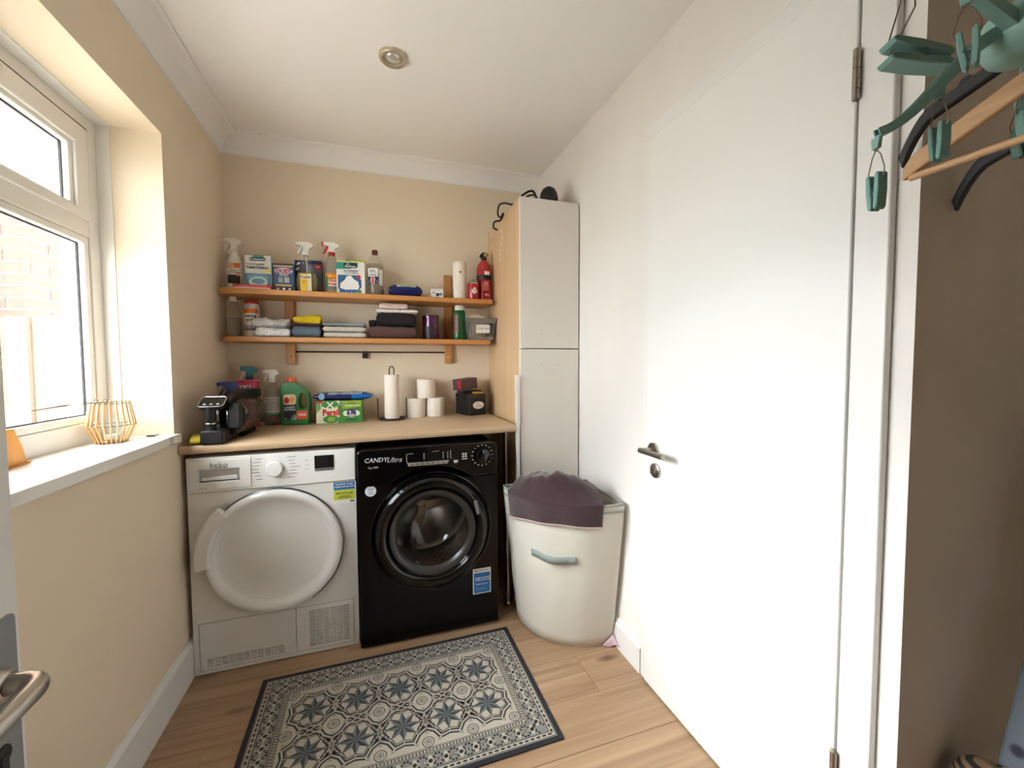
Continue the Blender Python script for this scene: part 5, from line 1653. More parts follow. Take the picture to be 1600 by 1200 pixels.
# tilted display head
Rt = Matrix.Translation((-0.006, -0.004, 0.158)) @ Matrix.Rotation(math.radians(34), 4, 'X')
hd_ = MB().prism(rrect(-0.044, 0.044, -0.030, 0.034, 0.014), -0.014, 0.0, 'xy').rot(Rt)
head = hd_.build('display_head', VB, vac, bevel=0.002)
rp = [tuple(Rt @ Vector((x, y_, 0.001))) for x, y_ in rrect(-0.042, 0.042, -0.028, 0.032, 0.013)]
MB().tube(rp, 0.0020, 6, closed=True).build('display_rim', mat('silver_rim', rgb(196, 192, 186), 0.25, 0.9), head, smooth=50)
MB().prism(rrect(-0.040, 0.040, -0.026, 0.030, 0.011), 0.0, 0.0012, 'xy').rot(Rt).build('display_glass', VB2, head)
ic = MB()
for k in (-1, 0, 1):
    ic.prism(ell(k * 0.022, -0.014, 0.005, 0.0035, 10), 0.0012, 0.0018, 'xy')
ic.rot(Rt).build('display_icon', K_lgrey, head)
# cyclone drum, axis along y
cz_ = 0.088
dm2 = MB()
def ydrum(prof, mi):
    dm2.lathe(prof, 40, (0.022, 0, cz_), 'y', mi=mi)
ydrum([(0.001, 0.040), (0.052, 0.040), (0.066, 0.048), (0.070, 0.060), (0.070, 0.080)], 0)
dm2.build('motor_housing', VB2, vac, smooth=40)
rgm = MB()
for k in range(7):
    rgm.lathe([(0.069, 0.080 + k * 0.013), (0.0715, 0.083 + k * 0.013), (0.0715, 0.088 + k * 0.013), (0.069, 0.092 + k * 0.013)], 40, (0.022, 0, cz_), 'y', caps=False)
rgm.build('cooling_ribs', flatm('vacuum_maroon', 74, 40, 40, 0.4), vac, smooth=30)
bn = MB().lathe([(0.069, 0.170), (0.070, 0.175), (0.070, 0.315), (0.060, 0.335), (0.001, 0.337)], 40, (0.022, 0, cz_), 'y')
dbin = bn.build('dust_bin', clear('smoky_bin', (0.62, 0.52, 0.42, 1), 0.30, (0.42, 0.33, 0.25, 1), 0.08), vac, smooth=40)
MB().lathe([(0.046, 0.172), (0.040, 0.30), (0.001, 0.31)], 24, (0.022, 0, cz_), 'y').build('filter_cone', flatm('filter_brown', 96, 74, 56, 0.8), dbin, smooth=40)
MB().box(0.030, 0.078, 0.028, 0.05, 0.046, 0.150).build('side_cover', VB, vac, bevel=0.008, seg=3)
hb2 = MB().prism([(0.02, 0.155), (0.10, 0.185), (0.20, 0.196), (0.36, 0.194), (0.40, 0.186), (0.40, 0.150), (0.33, 0.148), (0.22, 0.160), (0.10, 0.152), (0.03, 0.135)], -0.002, 0.046, 'yz')
hb2.build('top_handle', VB, vac, bevel=0.006, seg=3)
MB().lathe([(0.024, 0.335), (0.024, 0.415)], 20, (0.024, 0, 0.118), 'y').build('nozzle', VB, vac, smooth=40)
MB().box(-0.03, 0.05, 0.14, 0.30, 0.0, 0.022).build('bin_cradle', VB, vac, bevel=0.006)

o = cloth(0.034, 0.15, 0.030, flatm('banana_yellow', 214, 190, 60, 0.7, var=0.3, vscale=30), 'yellow_cloth', 61, 0.004, 2.6, None, (0.038, -0.525, wz(0.03)), 2, math.radians(14))
tag(o, 'crumpled yellow cloth between the vacuum cleaner and left wall', 'cloth')

# sprays and pouch behind the vacuum
t = thing('spray_bottle', 'spray bottle with teal trigger head in the corner behind the vacuum', 'bottle', (0.105, -0.058, wz(0.14)), math.radians(6), 'sprays on the worktop')
MB().lathe([(0.034, 0), (0.037, 0.004), (0.037, 0.15), (0.030, 0.19), (0.016, 0.216), (0.014, 0.225)], 28, sy=0.7).build('bottle', flatm('spray_pale', 200, 206, 206, 0.35), t, smooth=40)
mb = MB(); mb.cyl((0, 0, 0.222), 0.016, 0.022, 'z', 20, 1); trigger(mb, 0.238, 1.05, 0, 2, 2)
mb.build('trigger_head', [flatm('teal_plastic', 24, 120, 136, 0.35), flatm('blue_collar', 28, 70, 110, 0.35), PLW], t, bevel=0.002)
t = thing('spray_bottle', 'spray bottle with royal blue trigger beside the pink pouch', 'bottle', (0.054, -0.182, wz(0.09)), math.radians(4), 'sprays on the worktop')
MB().lathe([(0.030, 0), (0.033, 0.004), (0.033, 0.11), (0.026, 0.145), (0.015, 0.165)], 28, sy=0.7).build('bottle', flatm('spray_redbody', 150, 30, 60, 0.35), t, smooth=40)
mb = MB(); mb.cyl((0, 0, 0.160), 0.017, 0.018, 'z', 20, 0); trigger(mb, 0.168, 1.05, 0, 1, 0)
mb.build('trigger_head', [flatm('royal_blue_plastic', 24, 62, 150, 0.3), flatm('grey_blue_plastic', 70, 80, 110, 0.4)], t, bevel=0.003)
# refill pouch
t = thing('refill_pouch', 'pink and red refill pouch with white 2X1 lettering behind vacuum', 'pouch', (0.112, -0.124, wz(0.16)), math.radians(-3))
pm_ = MB()
def pch(u, v_):
    a = u * 2 * PI
    z_ = v_ * 0.222
    dpt = 0.024 * math.sin(min(1, (1 - v_) * 1.6 + 0.04) * PI / 2)
    return (0.050 * math.cos(a) * (1 - 0.04 * math.sin(v_ * PI)), dpt * math.sin(a), z_)
pm_.grid(pch, 28, 14)
pm_.build('pouch', flatm('pouch_red', 150, 22, 48, 0.3), t, smooth=60)
yy = -0.0275
pp = MB().flat(rrect(-0.048, 0.046, 0.165, 0.218, 0.006), -0.022, 'xz', 0).flat(rrect(0.016, 0.038, 0.02, 0.125, 0.004), yy, 'xz', 1).flat(ell(0.028, 0.176, 0.014, 0.010), -0.0228, 'xz', 2)
pp.build('pouch_print', [K_pink, K_lgrey, K_sky], t, normals=False)
text('2X1', 0.034, -0.004, 0.190, -0.0236, K_white, t, bold=0.001)
MB().box(-0.05, 0.05, -0.002, 0.002, 0.220, 0.228).build('seal', K_pink, t)

# clear spray with white label
t = thing('spray_bottle', 'clear spray bottle with white trigger and plain white label', 'bottle', (0.213, -0.095, wz(0.26)), math.radians(-10), 'sprays on the worktop')
MB().lathe([(0.038, 0), (0.042, 0.004), (0.043, 0.02), (0.043, 0.15), (0.036, 0.185), (0.020, 0.208), (0.014, 0.216)], 32).build('bottle', M_clr, t, smooth=40)
MB().lathe([(0.037, 0.002), (0.040, 0.006), (0.0415, 0.02), (0.0415, 0.15), (0.036, 0.178), (0.0005, 0.178)], 32).build('liquid', clear('milky_liquid', (0.94, 0.93, 0.89, 1), 0.18, (0.74, 0.70, 0.64, 1), 0.1, refl=0.2), t, smooth=40)
mb = MB(); mb.cyl((0, 0, 0.212), 0.016, 0.018, 'z', 20); trigger(mb, 0.226, 0.95)
mb.build('trigger_head', PLW, t, bevel=0.002)
mb = MB(); arcband(mb, 0.0436, -0.75, 1.1, 0.062, 0.142, 12, 0); arcband(mb, 0.0436, -0.75, 1.1, 0.054, 0.061, 12, 1)
mb.build('label', [flatm('label_offwhite', 214, 208, 200, 0.6), K_teal], t, normals=False)
mb = MB()
for k in range(6):
    arcband(mb, 0.0441, -0.5, 0.75 - 0.18 * (k % 3), 0.078 + k * 0.010, 0.0805 + k * 0.010, 6)
mb.build('label_print', K_grey, t, normals=False)

# green carpet solution bottle
t = thing('carpet_solution_bottle', 'green carpet solution bottle with orange cap and side handle', 'bottle', (0.322, -0.125, wz(0.39)), math.radians(-3))
GB = flatm('green_plastic', 20, 118, 52, 0.3, coat=0.2)
out = [(-0.060, 0.004), (-0.056, 0.0), (0.058, 0.0), (0.063, 0.006), (0.066, 0.10), (0.064, 0.145), (0.050, 0.172), (0.020, 0.198), (0.006, 0.212), (-0.045, 0.212), (-0.058, 0.200), (-0.066, 0.180), (-0.064, 0.09)]
hole = [(0.036 + 0.020 * math.cos(2 * PI * i / 24), 0.116 + 0.040 * math.sin(2 * PI * i / 24)) for i in range(24)]
bm = bmesh.new()
def ringb(poly, y_):
    return [bm.verts.new((x, y_, z_)) for x, z_ in poly]
D2 = 0.034
of, ob_ = ringb(out, -D2), ringb(out, D2)
hf_, hb_2 = ringb(hole, -D2), ringb(hole, D2)
for lst in ((of, hf_), (ob_, hb_2)):
    ed = []
    for rg_ in lst:
        for i in range(len(rg_)):
            ed.append(bm.edges.new((rg_[i], rg_[(i + 1) % len(rg_)])))
    bmesh.ops.triangle_fill(bm, use_beauty=True, use_dissolve=False, edges=ed)
for a_, b2 in ((of, ob_), (hf_, hb_2)):
    for i in range(len(a_)):
        j = (i + 1) % len(a_)
        bm.faces.new((a_[i], a_[j], b2[j], b2[i]))
bmesh.ops.recalc_face_normals(bm, faces=bm.faces)
me = bpy.data.meshes.new('bottle'); bm.to_mesh(me); bm.free()
me.materials.append(GB)
o = bpy.data.objects.new('bottle', me); COL.objects.link(o); o.parent = t
bv = o.modifiers.new('bevel', 'BEVEL'); bv.width = 0.008; bv.segments = 3; bv.limit_method = 'ANGLE'; bv.angle_limit = math.radians(50)
me.polygons.foreach_set('use_smooth', [True] * len(me.polygons)); me.set_sharp_from_angle(angle=math.radians(50))
MB().lathe([(0.022, 0.210), (0.024, 0.212), (0.024, 0.230), (0.022, 0.235), (0.0005, 0.235)], 24, (-0.018, 0, 0)).build('cap', flatm('orange_cap', 222, 96, 40, 0.4), t, smooth=40)
y_ = -D2
lb = [('p', rrect(-0.050, 0.006, 0.026, 0.152, 0.010), flatm('vax_navy', 26, 34, 56, 0.45)), ('p', rrect(-0.050, 0.006, 0.100, 0.152, 0.012), flatm('vax_cream', 224, 200, 150, 0.45)), ('e', -0.036, 0.122, 0.012, 0.016, K_red), ('e', -0.012, 0.126, 0.012, 0.012, flatm('vax_flower', 226, 150, 90, 0.5)), ('e', -0.024, 0.142, 0.005, 0.005, K_white), ('p', [(-0.022, 0.026), (0.006, 0.026), (0.006, 0.052), (-0.010, 0.048)], K_lgrey), ('p', [(-0.016, 0.028), (0.004, 0.048), (0.000, 0.05), (-0.018, 0.032)], K_black), ('e', -0.042, 0.032, 0.004, 0.004, K_white), ('r', 0.008, 0.056, 0.028, 0.070, flatm('vax_orange', 226, 84, 34, 0.45))]
yy = front_print(t, 2 * D2, lb, 'label')
text('CARPET', 0.0135, -0.022, 0.086, yy, K_white, t, bold=0.0003)
text('SOLUTION', 0.0105, -0.022, 0.075, yy, K_white, t, bold=0.0003)
text('VAX', 0.019, 0.033, 0.049, yy, K_white, t, bold=0.0008)

# washing capsules carton with wipes on top
t = carton('capsule_box', 'green laundry capsule carton with red Persil lettering', 0.218, 0.09, 0.112, K_green, 0.528, -0.135, wz(0.64), math.radians(-2.0))
yy = front_print(t, 0.09, [('p', [(-0.109, 0.0), (-0.01, 0.0), (0.0, 0.04), (-0.01, 0.08), (0.004, 0.112), (-0.109, 0.112)], flatm('persil_cream', 226, 222, 190, 0.45)), ('p', [(-0.109, 0.05), (-0.085, 0.075), (-0.09, 0.112), (-0.109, 0.112)], flatm('persil_leaf', 110, 160, 90, 0.45)), ('e', -0.045, 0.095, 0.040, 0.020, K_green), ('e', -0.040, 0.020, 0.038, 0.019, K_green), ('e', -0.040, 0.020, 0.018, 0.012, K_lime), ('p', [(-0.061, 0.106), (-0.055, 0.108), (-0.026, 0.078), (-0.031, 0.074)], K_white), ('p', [(-0.030, 0.108), (-0.026, 0.104), (-0.058, 0.074), (-0.062, 0.078)], K_white), ('p', [(-0.105, 0.100), (-0.074, 0.104), (-0.080, 0.112), (-0.105, 0.112)], K_red), ('p', [(0.014, 0.070), (0.104, 0.078), (0.104, 0.112), (0.010, 0.112)], K_lime), ('e', 0.010, 0.094, 0.016, 0.008, flatm('badge_grey', 120, 140, 120, 0.5)), ('p', rrect(0.016, 0.096, 0.034, 0.060, 0.012), flatm('persil_pale', 222, 226, 206, 0.45)), ('e', 0.056, 0.048, 0.022, 0.022, flatm('capsule_purple', 74, 56, 104, 0.3)), ('e', 0.056, 0.036, 0.016, 0.009, K_lgrey), ('e', 0.050, 0.054, 0.004, 0.006, K_white), ('p', rrect(0.026, 0.088, 0.010, 0.019, 0.004), flatm('persil_dark', 26, 84, 60, 0.45))])
text('Persil', 0.044, -0.040, 0.053, yy, K_red, t, bold=0.0016, sx=0.82)
text('ULTIMATE', 0.0085, 0.060, 0.097, yy, K_darkteal, t, bold=0.0003)
text('TOUGH STAIN', 0.0105, 0.060, 0.086, yy, K_cream, t, bold=0.0006)
t = wipes('wipes_packet', 'long blue packet of wipes lying on the green capsule carton', 0.285, 0.11, 0.042, [flatm('wipes_navy', 24, 34, 92, 0.25), mat('wipes_film_pale', rgb(176, 186, 190), 0.25, var=0.5, vscale=22, var2=rgb(70, 86, 110)), flatm('wipes_royal', 24, 100, 176, 0.25)], 0.545, -0.128, wz(0.64) + 0.1125, math.radians(-2), 6)
MB().flat(ell(-0.098, 0.022, 0.014, 0.017), -0.0575, 'xz').build('badge', K_sky, t, normals=False)

# kitchen roll on a wire holder
kx, ky = 0.783, -0.150
kz = wz(kx)
M_wire = flatm('black_wire', 28, 24, 24, 0.45)
t = thing('kitchen_roll_holder', 'black wire kitchen roll holder with looped top', 'holder', (kx, ky, kz), math.radians(-8))
mb = MB()
mb.tube([(0.070 * math.cos(2 * PI * i / 40), 0.070 * math.sin(2 * PI * i / 40), 0.0045) for i in range(40)], 0.0034, 8, closed=True)
mb.tube([(-0.070, 0, 0.0045), (0.070, 0, 0.0045)], 0.0034, 8)
mb.tube([(0, -0.070, 0.0045), (0, 0.070, 0.0045)], 0.0034, 8)
mb.build('base_ring', M_wire, t, smooth=50)
lp = [(-0.012, 0, 0.004), (-0.012, 0, 0.262)] + [(-0.012 * math.cos(PI * i / 10), 0, 0.262 + 0.020 * math.sin(PI * i / 10)) for i in range(1, 10)] + [(0.012, 0, 0.262), (0.012, 0, 0.004)]
MB().tube(lp, 0.003, 8).build('centre_loop', M_wire, t, smooth=50)
for s in (-1, 1):
    mb = MB().tube([(s * 0.070, 0, 0.004), (s * 0.0725, 0, 0.012), (s * 0.0735, 0, 0.108)], 0.003, 8)
    mb.lathe([(0.0005, -0.005), (0.005, 0), (0.0005, 0.005)], 10, (s * 0.0735, 0, 0.109))
    mb.build('side_arm', M_wire, t, smooth=50)
M_paper = flatm('white_paper', 236, 226, 214, 0.95, bump=0.35, bscale=160)
t = thing('kitchen_roll', 'white kitchen paper roll standing on the black wire holder', 'kitchen roll', (kx, ky, kz + 0.0085))
MB().lathe([(0.019, 0), (0.0375, 0), (0.0385, 0.003), (0.0385, 0.227), (0.0375, 0.23), (0.019, 0.23), (0.019, 0)], 40, caps=False).build('paper', M_paper, t, smooth=40)
MB().lathe([(0.0185, 0.0), (0.0185, 0.229)], 24, caps=False).build('core', flatm('cardboard', 176, 148, 112, 0.9), t, smooth=40)
def toilet_roll(x, y_, z_, label, rz):
    t = thing('toilet_roll', label, 'toilet roll', (x, y_, z_), rz, 'toilet rolls stacked on the worktop')
    MB().lathe([(0.021, 0), (0.049, 0), (0.051, 0.003), (0.051, 0.100), (0.049, 0.103), (0.021, 0.103), (0.021, 0)], 40, caps=False).build('paper', M_paper, t, smooth=40)
    MB().lathe([(0.0205, 0.0005), (0.0205, 0.1025)], 24, caps=False).build('core', flatm('cardboard', 176, 148, 112, 0.9), t, smooth=40)
    MB().box(0.0, 0.010, -0.0517, -0.048, 0.004, 0.099).build('loose_edge', M_paper, t, bevel=0.0005)
toilet_roll(0.914, -0.085, wz(0.914), 'white toilet roll standing beside the kitchen roll holder', -0.5)
toilet_roll(1.020, -0.080, wz(1.02), 'white toilet roll standing beside the black storage box', 0.25)
toilet_roll(0.970, -0.083, wz(1.02) + 0.1032, 'white toilet roll stacked on top of two others', 0.9)

# black lidded box with oval tag, and the carton on top
BA = math.radians(19)
t = thing('storage_box', 'black storage box with white oval name tag on the worktop', 'box', (1.219, -0.100, wz(1.31)), BA)
M_bb = flatm('matt_black_box', 20, 18, 19, 0.55)
MB().box(-0.055, 0.055, -0.074, 0.074, 0, 0.108).build('box', M_bb, t, bevel=0.004)
MB().box(-0.057, 0.057, -0.076, 0.076, 0.096, 0.120).build('lid', M_bb, t, bevel=0.004)
tgm = MB().prism(ell(0.006, 0.056, 0.036, 0.021, 28), -0.0752, -0.0742, 'xz').build('name_tag', K_white, t)
text('Dish', 0.0120, 0.003, 0.064, -0.0756, K_grey, tgm, shear=0.2)
text('Tablets', 0.0150, 0.006, 0.051, -0.0756, K_grey, tgm, shear=0.2)
bz_ = wz(1.31) + 0.120
t = carton('black_flat_box', 'thin black box under the plum carton on the storage box', 0.112, 0.10, 0.018, flatm('thin_black_box', 20, 18, 18, 0.5), 1.212, -0.098, bz_ + 0.0005, math.radians(10))
t2 = MB().box(-0.030, 0.030, -0.014, 0.014, 0, 0.011).build('yellow_packet', flatm('mustard_packet', 170, 136, 40, 0.5), loc=(1.250, -0.160, bz_ + 0.0005), bevel=0.001)
t2.rotation_euler = (0, 0, math.radians(12))
tag(t2, 'small mustard yellow packet poking out on the storage box lid', 'packet')
t = carton('plum_carton', 'plum carton with red mark lying tilted on the storage box', 0.110, 0.085, 0.062, flatm('plum_box', 86, 58, 66, 0.45), 1.190, -0.102, bz_ + 0.0235, math.radians(24))
t.rotation_euler = (0, math.radians(-6), math.radians(24))
mb = MB().box(-0.0556, -0.0550, -0.034, -0.006, 0.016, 0.054)
mb.build('red_mark', K_red, t)

# ------------------------------------------------------------------ window sill things
LXc, LYc = -0.116, -0.755
t = thing('bamboo_lantern', 'small round bamboo stick lantern with glass cup on window sill', 'lantern', (LXc, LYc, ZS))
M_bam = flatm('bamboo', 222, 178, 122, 0.55, var=0.25, vscale=60)
NS = 22
def lr(z_):
    return 0.036 + (0.0605 - 0.036) * z_ / 0.058 if z_ < 0.058 else 0.0605 + (0.048 - 0.0605) * (z_ - 0.058) / 0.072
for i in range(NS):
    a = 2 * PI * i / NS
    c_, s_ = math.cos(a), math.sin(a)
    for z0_, z1_ in ((0.002, 0.060), (0.057, 0.134)):
        MB().tube([(lr(z0_) * c_, lr(z0_) * s_, z0_), (lr(z1_) * c_, lr(z1_) * s_, z1_)], 0.0024, 6).build('bamboo_stick', M_bam, t, smooth=60)
M_iron = flatm('dark_wire', 70, 56, 46, 0.5)
for z_ in (0.006, 0.058, 0.129):
    MB().tube([(lr(z_) * 0.985 * math.cos(2 * PI * i / 36), lr(z_) * 0.985 * math.sin(2 * PI * i / 36), z_) for i in range(36)], 0.0014, 5, closed=True).build('wire_ring', M_iron, t, smooth=60)
MB().lathe([(0.034, 0.003), (0.034, 0.006), (0.0005, 0.006)], 24).build('base_disc', M_bam, t)
MB().lathe([(0.0005, 0.007), (0.024, 0.007), (0.026, 0.010), (0.026, 0.078), (0.0245, 0.078), (0.0245, 0.012), (0.0005, 0.012)], 28).build('glass_cup', clear('cup_glass', (0.9, 0.92, 0.93, 1), 0.06, (0.8, 0.8, 0.8, 1), 0.03), t, smooth=40)
MB().lathe([(0.019, 0.0125), (0.019, 0.026), (0.0005, 0.026)], 20).build('tealight', PLW, t, smooth=40)
for s in (-1, 1):
    MB().tube([(0.012 * s + 0.006 * math.cos(2 * PI * i / 16), -0.048, 0.137 + 0.006 * math.sin(2 * PI * i / 16)) for i in range(16)], 0.0013, 5, closed=True).build('handle_eye', M_iron, t, smooth=60)
MB().tube(loop([(-0.018, -0.046, 0.136), (-0.04, -0.08, 0.135), (-0.052, -0.13, 0.133), (-0.052, -0.20, 0.131), (-0.052, -0.235, 0.131), (-0.046, -0.235, 0.131), (-0.044, -0.20, 0.132), (-0.030, -0.12, 0.134), (0.018, -0.046, 0.136)]), 0.0012, 5).build('carry_wire', M_iron, t, smooth=60)
o = MB().box(-0.012, 0.012, -0.004, 0.004, 0, 0.005).tube([(0.01, 0, 0.003), (0.022, 0.004, 0.006)], 0.0018, 5).build('black_clip', K_black, loc=(-0.052, -0.660, ZS), bevel=0.001)
tag(o, 'tiny black plastic piece on the sill behind the lantern', 'clip')
t = thing('wooden_ornament', 'orange wooden wedge ornament on the window sill by the open door', 'ornament', (-0.165, -1.098, ZS))
MB().prism([(-0.060, 0), (0.056, 0), (0.040, 0.05), (0.018, 0.095), (-0.034, 0.095)], -0.016, 0.016, 'yz').build('wedge', wood('honey_wood', rgb(226, 158, 74), rgb(204, 132, 52), axis=2, rough=0.5), t, bevel=0.002)
MB().box(-0.0185, 0.0185, -0.066, 0.062, 0, 0.006).build('foot_board', wood('honey_wood', rgb(226, 158, 74), rgb(204, 132, 52), axis=2, rough=0.5), t, bevel=0.001)

# ------------------------------------------------------------------ ceiling downlight (off)
t = thing('ceiling_downlight', 'recessed round brushed-metal downlight in the ceiling', 'downlight', (0.784, -0.801, H))
M_bez = mat('satin_bezel', rgb(206, 194, 172), 0.35, 0.6)
MB().lathe([(0.051, 0.001), (0.0505, -0.008), (0.047, -0.0125), (0.042, -0.013), (0.036, -0.011), (0.0335, -0.006), (0.033, 0.001)], 48, caps=False).build('bezel', M_bez, t, smooth=40)
MB().lathe([(0.0335, 0.0005), (0.0335, -0.0008), (0.0005, -0.0008)], 40).build('inner_ring', M_bez, t, smooth=40)
MB().lathe([(0.0265, -0.0008), (0.0265, -0.004), (0.024, -0.008), (0.016, -0.011), (0.0005, -0.0125)], 36, caps=False).build('lamp_face', mat('lamp_glass', rgb(226, 222, 218), 0.12, 0.5), t, smooth=60)

# ------------------------------------------------------------------ alcove: rail, hangers and peg hanger
RY, RZ = -2.165, 1.735
rail = thing('coat_rail', 'chrome coat rail across the alcove', 'rail', (2.30, RY, RZ))
MB().tube([(0, 0, 0), (-0.86, 0, 0)], 0.0125, 16).build('tube', M_chrome, rail, smooth=50)
MB().cyl((-0.012, 0, 0), 0.03, 0.012, 'x', 20).build('socket', M_chrome, rail, smooth=40)
MB().tube([(-0.84, 0, 0), (-0.84, 0, H - RZ)], 0.006, 10).build('drop_rod', M_chrome, rail, smooth=40)
def hook(mb, z0_):
    pts = [(0, 0, z0_), (0, 0, z0_ + 0.03)]
    R_ = RZ + 0.0155
    pts = [(0, 0, z0_)]
    for i in range(13):
        a = math.radians(-60 + 260 * i / 12)
        pts.append((0, 0.0155 * math.cos(a), RZ + 0.0155 * math.sin(a)))
    mb.tube(pts, 0.0017, 6)
def sl(y_):                     # shoulder line of a hanger, y from its middle
    t_ = abs(y_) / 0.225
    return 1.632 - 0.095 * t_ ** 1.15
# wooden hanger
t = thing('wooden_hanger', 'natural wooden coat hanger with trouser bar', 'hanger', (1.592, RY, 0))
M_hw = wood('beech', rgb(204, 164, 120), rgb(182, 140, 96), axis=1, rough=0.4, scale=3, fine=40)
mb = MB()
pg_t = [(y_ / 20 * 0.225, sl(y_ / 20 * 0.225) + 0.016) for y_ in range(-20, 21)]
pg_b = [(y_ / 20 * 0.225, sl(y_ / 20 * 0.225) - 0.016) for y_ in range(20, -21, -1)]
pg_t[0] = (-0.225, sl(0.225) + 0.004); pg_t[-1] = (0.225, sl(0.225) + 0.004)
mb.prism(pg_t + pg_b, -0.006, 0.006, 'yz')
mb.build('shoulder_arm', M_hw, t, bevel=0.003)
MB().tube([(0, -0.216, 1.523), (0, 0.216, 1.523)], 0.006, 12).build('trouser_bar', M_hw, t, smooth=50)
mb = MB(); hook(mb, 1.64); mb.build('hook', M_chrome, t, smooth=60)
for s in (-1, 1):
    MB().tube([(0, s * 0.125, 1.585), (0, s * 0.135, 1.570), (0, s * 0.15, 1.566), (0, s * 0.155, 1.575)], 0.0016, 6).build('notch_clip', PLW, t, smooth=60)
# black hangers
def black_hanger(x, label, dy, dz):
    t = thing('plastic_hanger', label, 'hanger', (x, RY + dy, dz), 0, 'black plastic hangers on the coat rail')
    def bl_(y_):
        a = abs(y_) / 0.235
        return 1.640 - 0.075 * a - (0.055 * max(0, (a - 0.82) / 0.18) ** 1.8)
    pt1 = [(k / 24 * 0.235, bl_(k / 24 * 0.235) + 0.011) for k in range(-24, 25)]
    pb1 = [(k / 24 * 0.229, bl_(k / 24 * 0.235) - 0.011) for k in range(24, -25, -1)]
    MB().prism(pt1 + pb1, -0.007, 0.007, 'yz').build('shoulder_arm', flatm('hanger_black', 30, 29, 31, 0.45), t, bevel=0.003)
    for s in (-1, 1):
        MB().prism([(s * 0.135, bl_(0.135) + 0.009), (s * 0.155, bl_(0.155) + 0.009), (s * 0.150, bl_(0.15) + 0.018), (s * 0.140, bl_(0.14) + 0.016)], -0.006, 0.006, 'yz').build('strap_notch', flatm('hanger_black', 30, 29, 31, 0.45), t)
    mb = MB()
    pts = [(0, 0, 1.64)]
    for i in range(13):
        a = math.radians(-60 + 260 * i / 12)
        pts.append((0, -dy * 0 + 0.0155 * math.cos(a), RZ - dz + 0.0155 * math.sin(a)))
    mb.tube(pts, 0.0017, 6)
    mb.build('hook', M_chrome, t, smooth=60)
black_hanger(1.640, 'black plastic hanger hung just behind the wooden hanger', 0.024, 0.062)
black_hanger(1.755, 'black plastic hanger hung deeper in the alcove', 0.0, -0.012)

# folding peg hanger
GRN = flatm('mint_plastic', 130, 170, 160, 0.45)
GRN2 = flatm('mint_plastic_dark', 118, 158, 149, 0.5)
M_thin = flatm('peg_wire', 120, 104, 88, 0.35, metal=0.7)
hub0 = Vector((1.588, -2.090, 1.645))
hubp = Vector((1.5285, -2.1135, 1.6150))
PS = 0.93
peg = thing('peg_hanger', 'mint green folding clothes-peg hanger with dangling pegs', 'peg hanger', hubp)
peg.scale = (PS, PS, PS)
mb = MB().lathe([(0.012, 0.062), (0.030, 0.060), (0.052, 0.048), (0.058, 0.030), (0.056, 0.012), (0.048, -0.004), (0.030, -0.012), (0.0005, -0.014)], 36)
mb.build('hub', GRN, peg, smooth=50)
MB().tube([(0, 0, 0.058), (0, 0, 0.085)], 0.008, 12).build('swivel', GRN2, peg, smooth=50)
hp = [(0, 0, 0.08)]
dzr = (RZ - hubp.z) / PS
dyr = (RY - hubp.y) / PS
hp += loop([(0, 0, 0.082), (0, dyr * 0.4, dzr * 0.9), (0, dyr + 0.016, dzr + 0.004), (0, dyr, dzr + 0.018), (0, dyr - 0.016, dzr + 0.006), (0, dyr - 0.014, dzr - 0.010)])
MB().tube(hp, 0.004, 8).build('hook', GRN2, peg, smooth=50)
def arm_path(az, length, drop, lift=0.0):
    d = Vector((math.cos(az), math.sin(az), 0))
    return [Vector((0, 0, 0.02)) + d * (0.045 + length * t_) + Vector((0, 0, lift * t_ - drop * (0.35 * t_ + 0.65 * (0.5 - 0.5 * math.cos(PI * t_))))) for t_ in [i / 16 for i in range(17)]]
def arm(az, length, drop, lift=0.0):
    P = arm_path(az, length, drop, lift)
    side = Vector((-math.sin(az), math.cos(az), 0))
    mb = MB()
    prof_ = [(-0.0075, -0.009), (0.0075, -0.009), (0.0075, 0.009), (0.0045, 0.009), (0.0045, -0.004), (-0.0045, -0.004), (-0.0045, 0.009), (-0.0075, 0.009)]
    n = len(prof_)
    vs_ = []
    for i, p in enumerate(P):
        t_ = (P[min(i + 1, 16)] - P[max(i - 1, 0)]).normalized()
        nn = side.cross(t_) * -1
        k = 1.0 - 0.35 * i / 16
        for u, v_ in prof_:
            vs_.append(p + side * u * k + nn * v_ * k)
    fs_ = [(i * n + k, i * n + (k + 1) % n, (i + 1) * n + (k + 1) % n, (i + 1) * n + k) for i in range(16) for k in range(n)]
    fs_ += [tuple(reversed(range(n))), tuple(range(16 * n, 17 * n))]
    mb.add(vs_, fs_)
    mb.build('arm', GRN, peg, smooth=35)
    return P
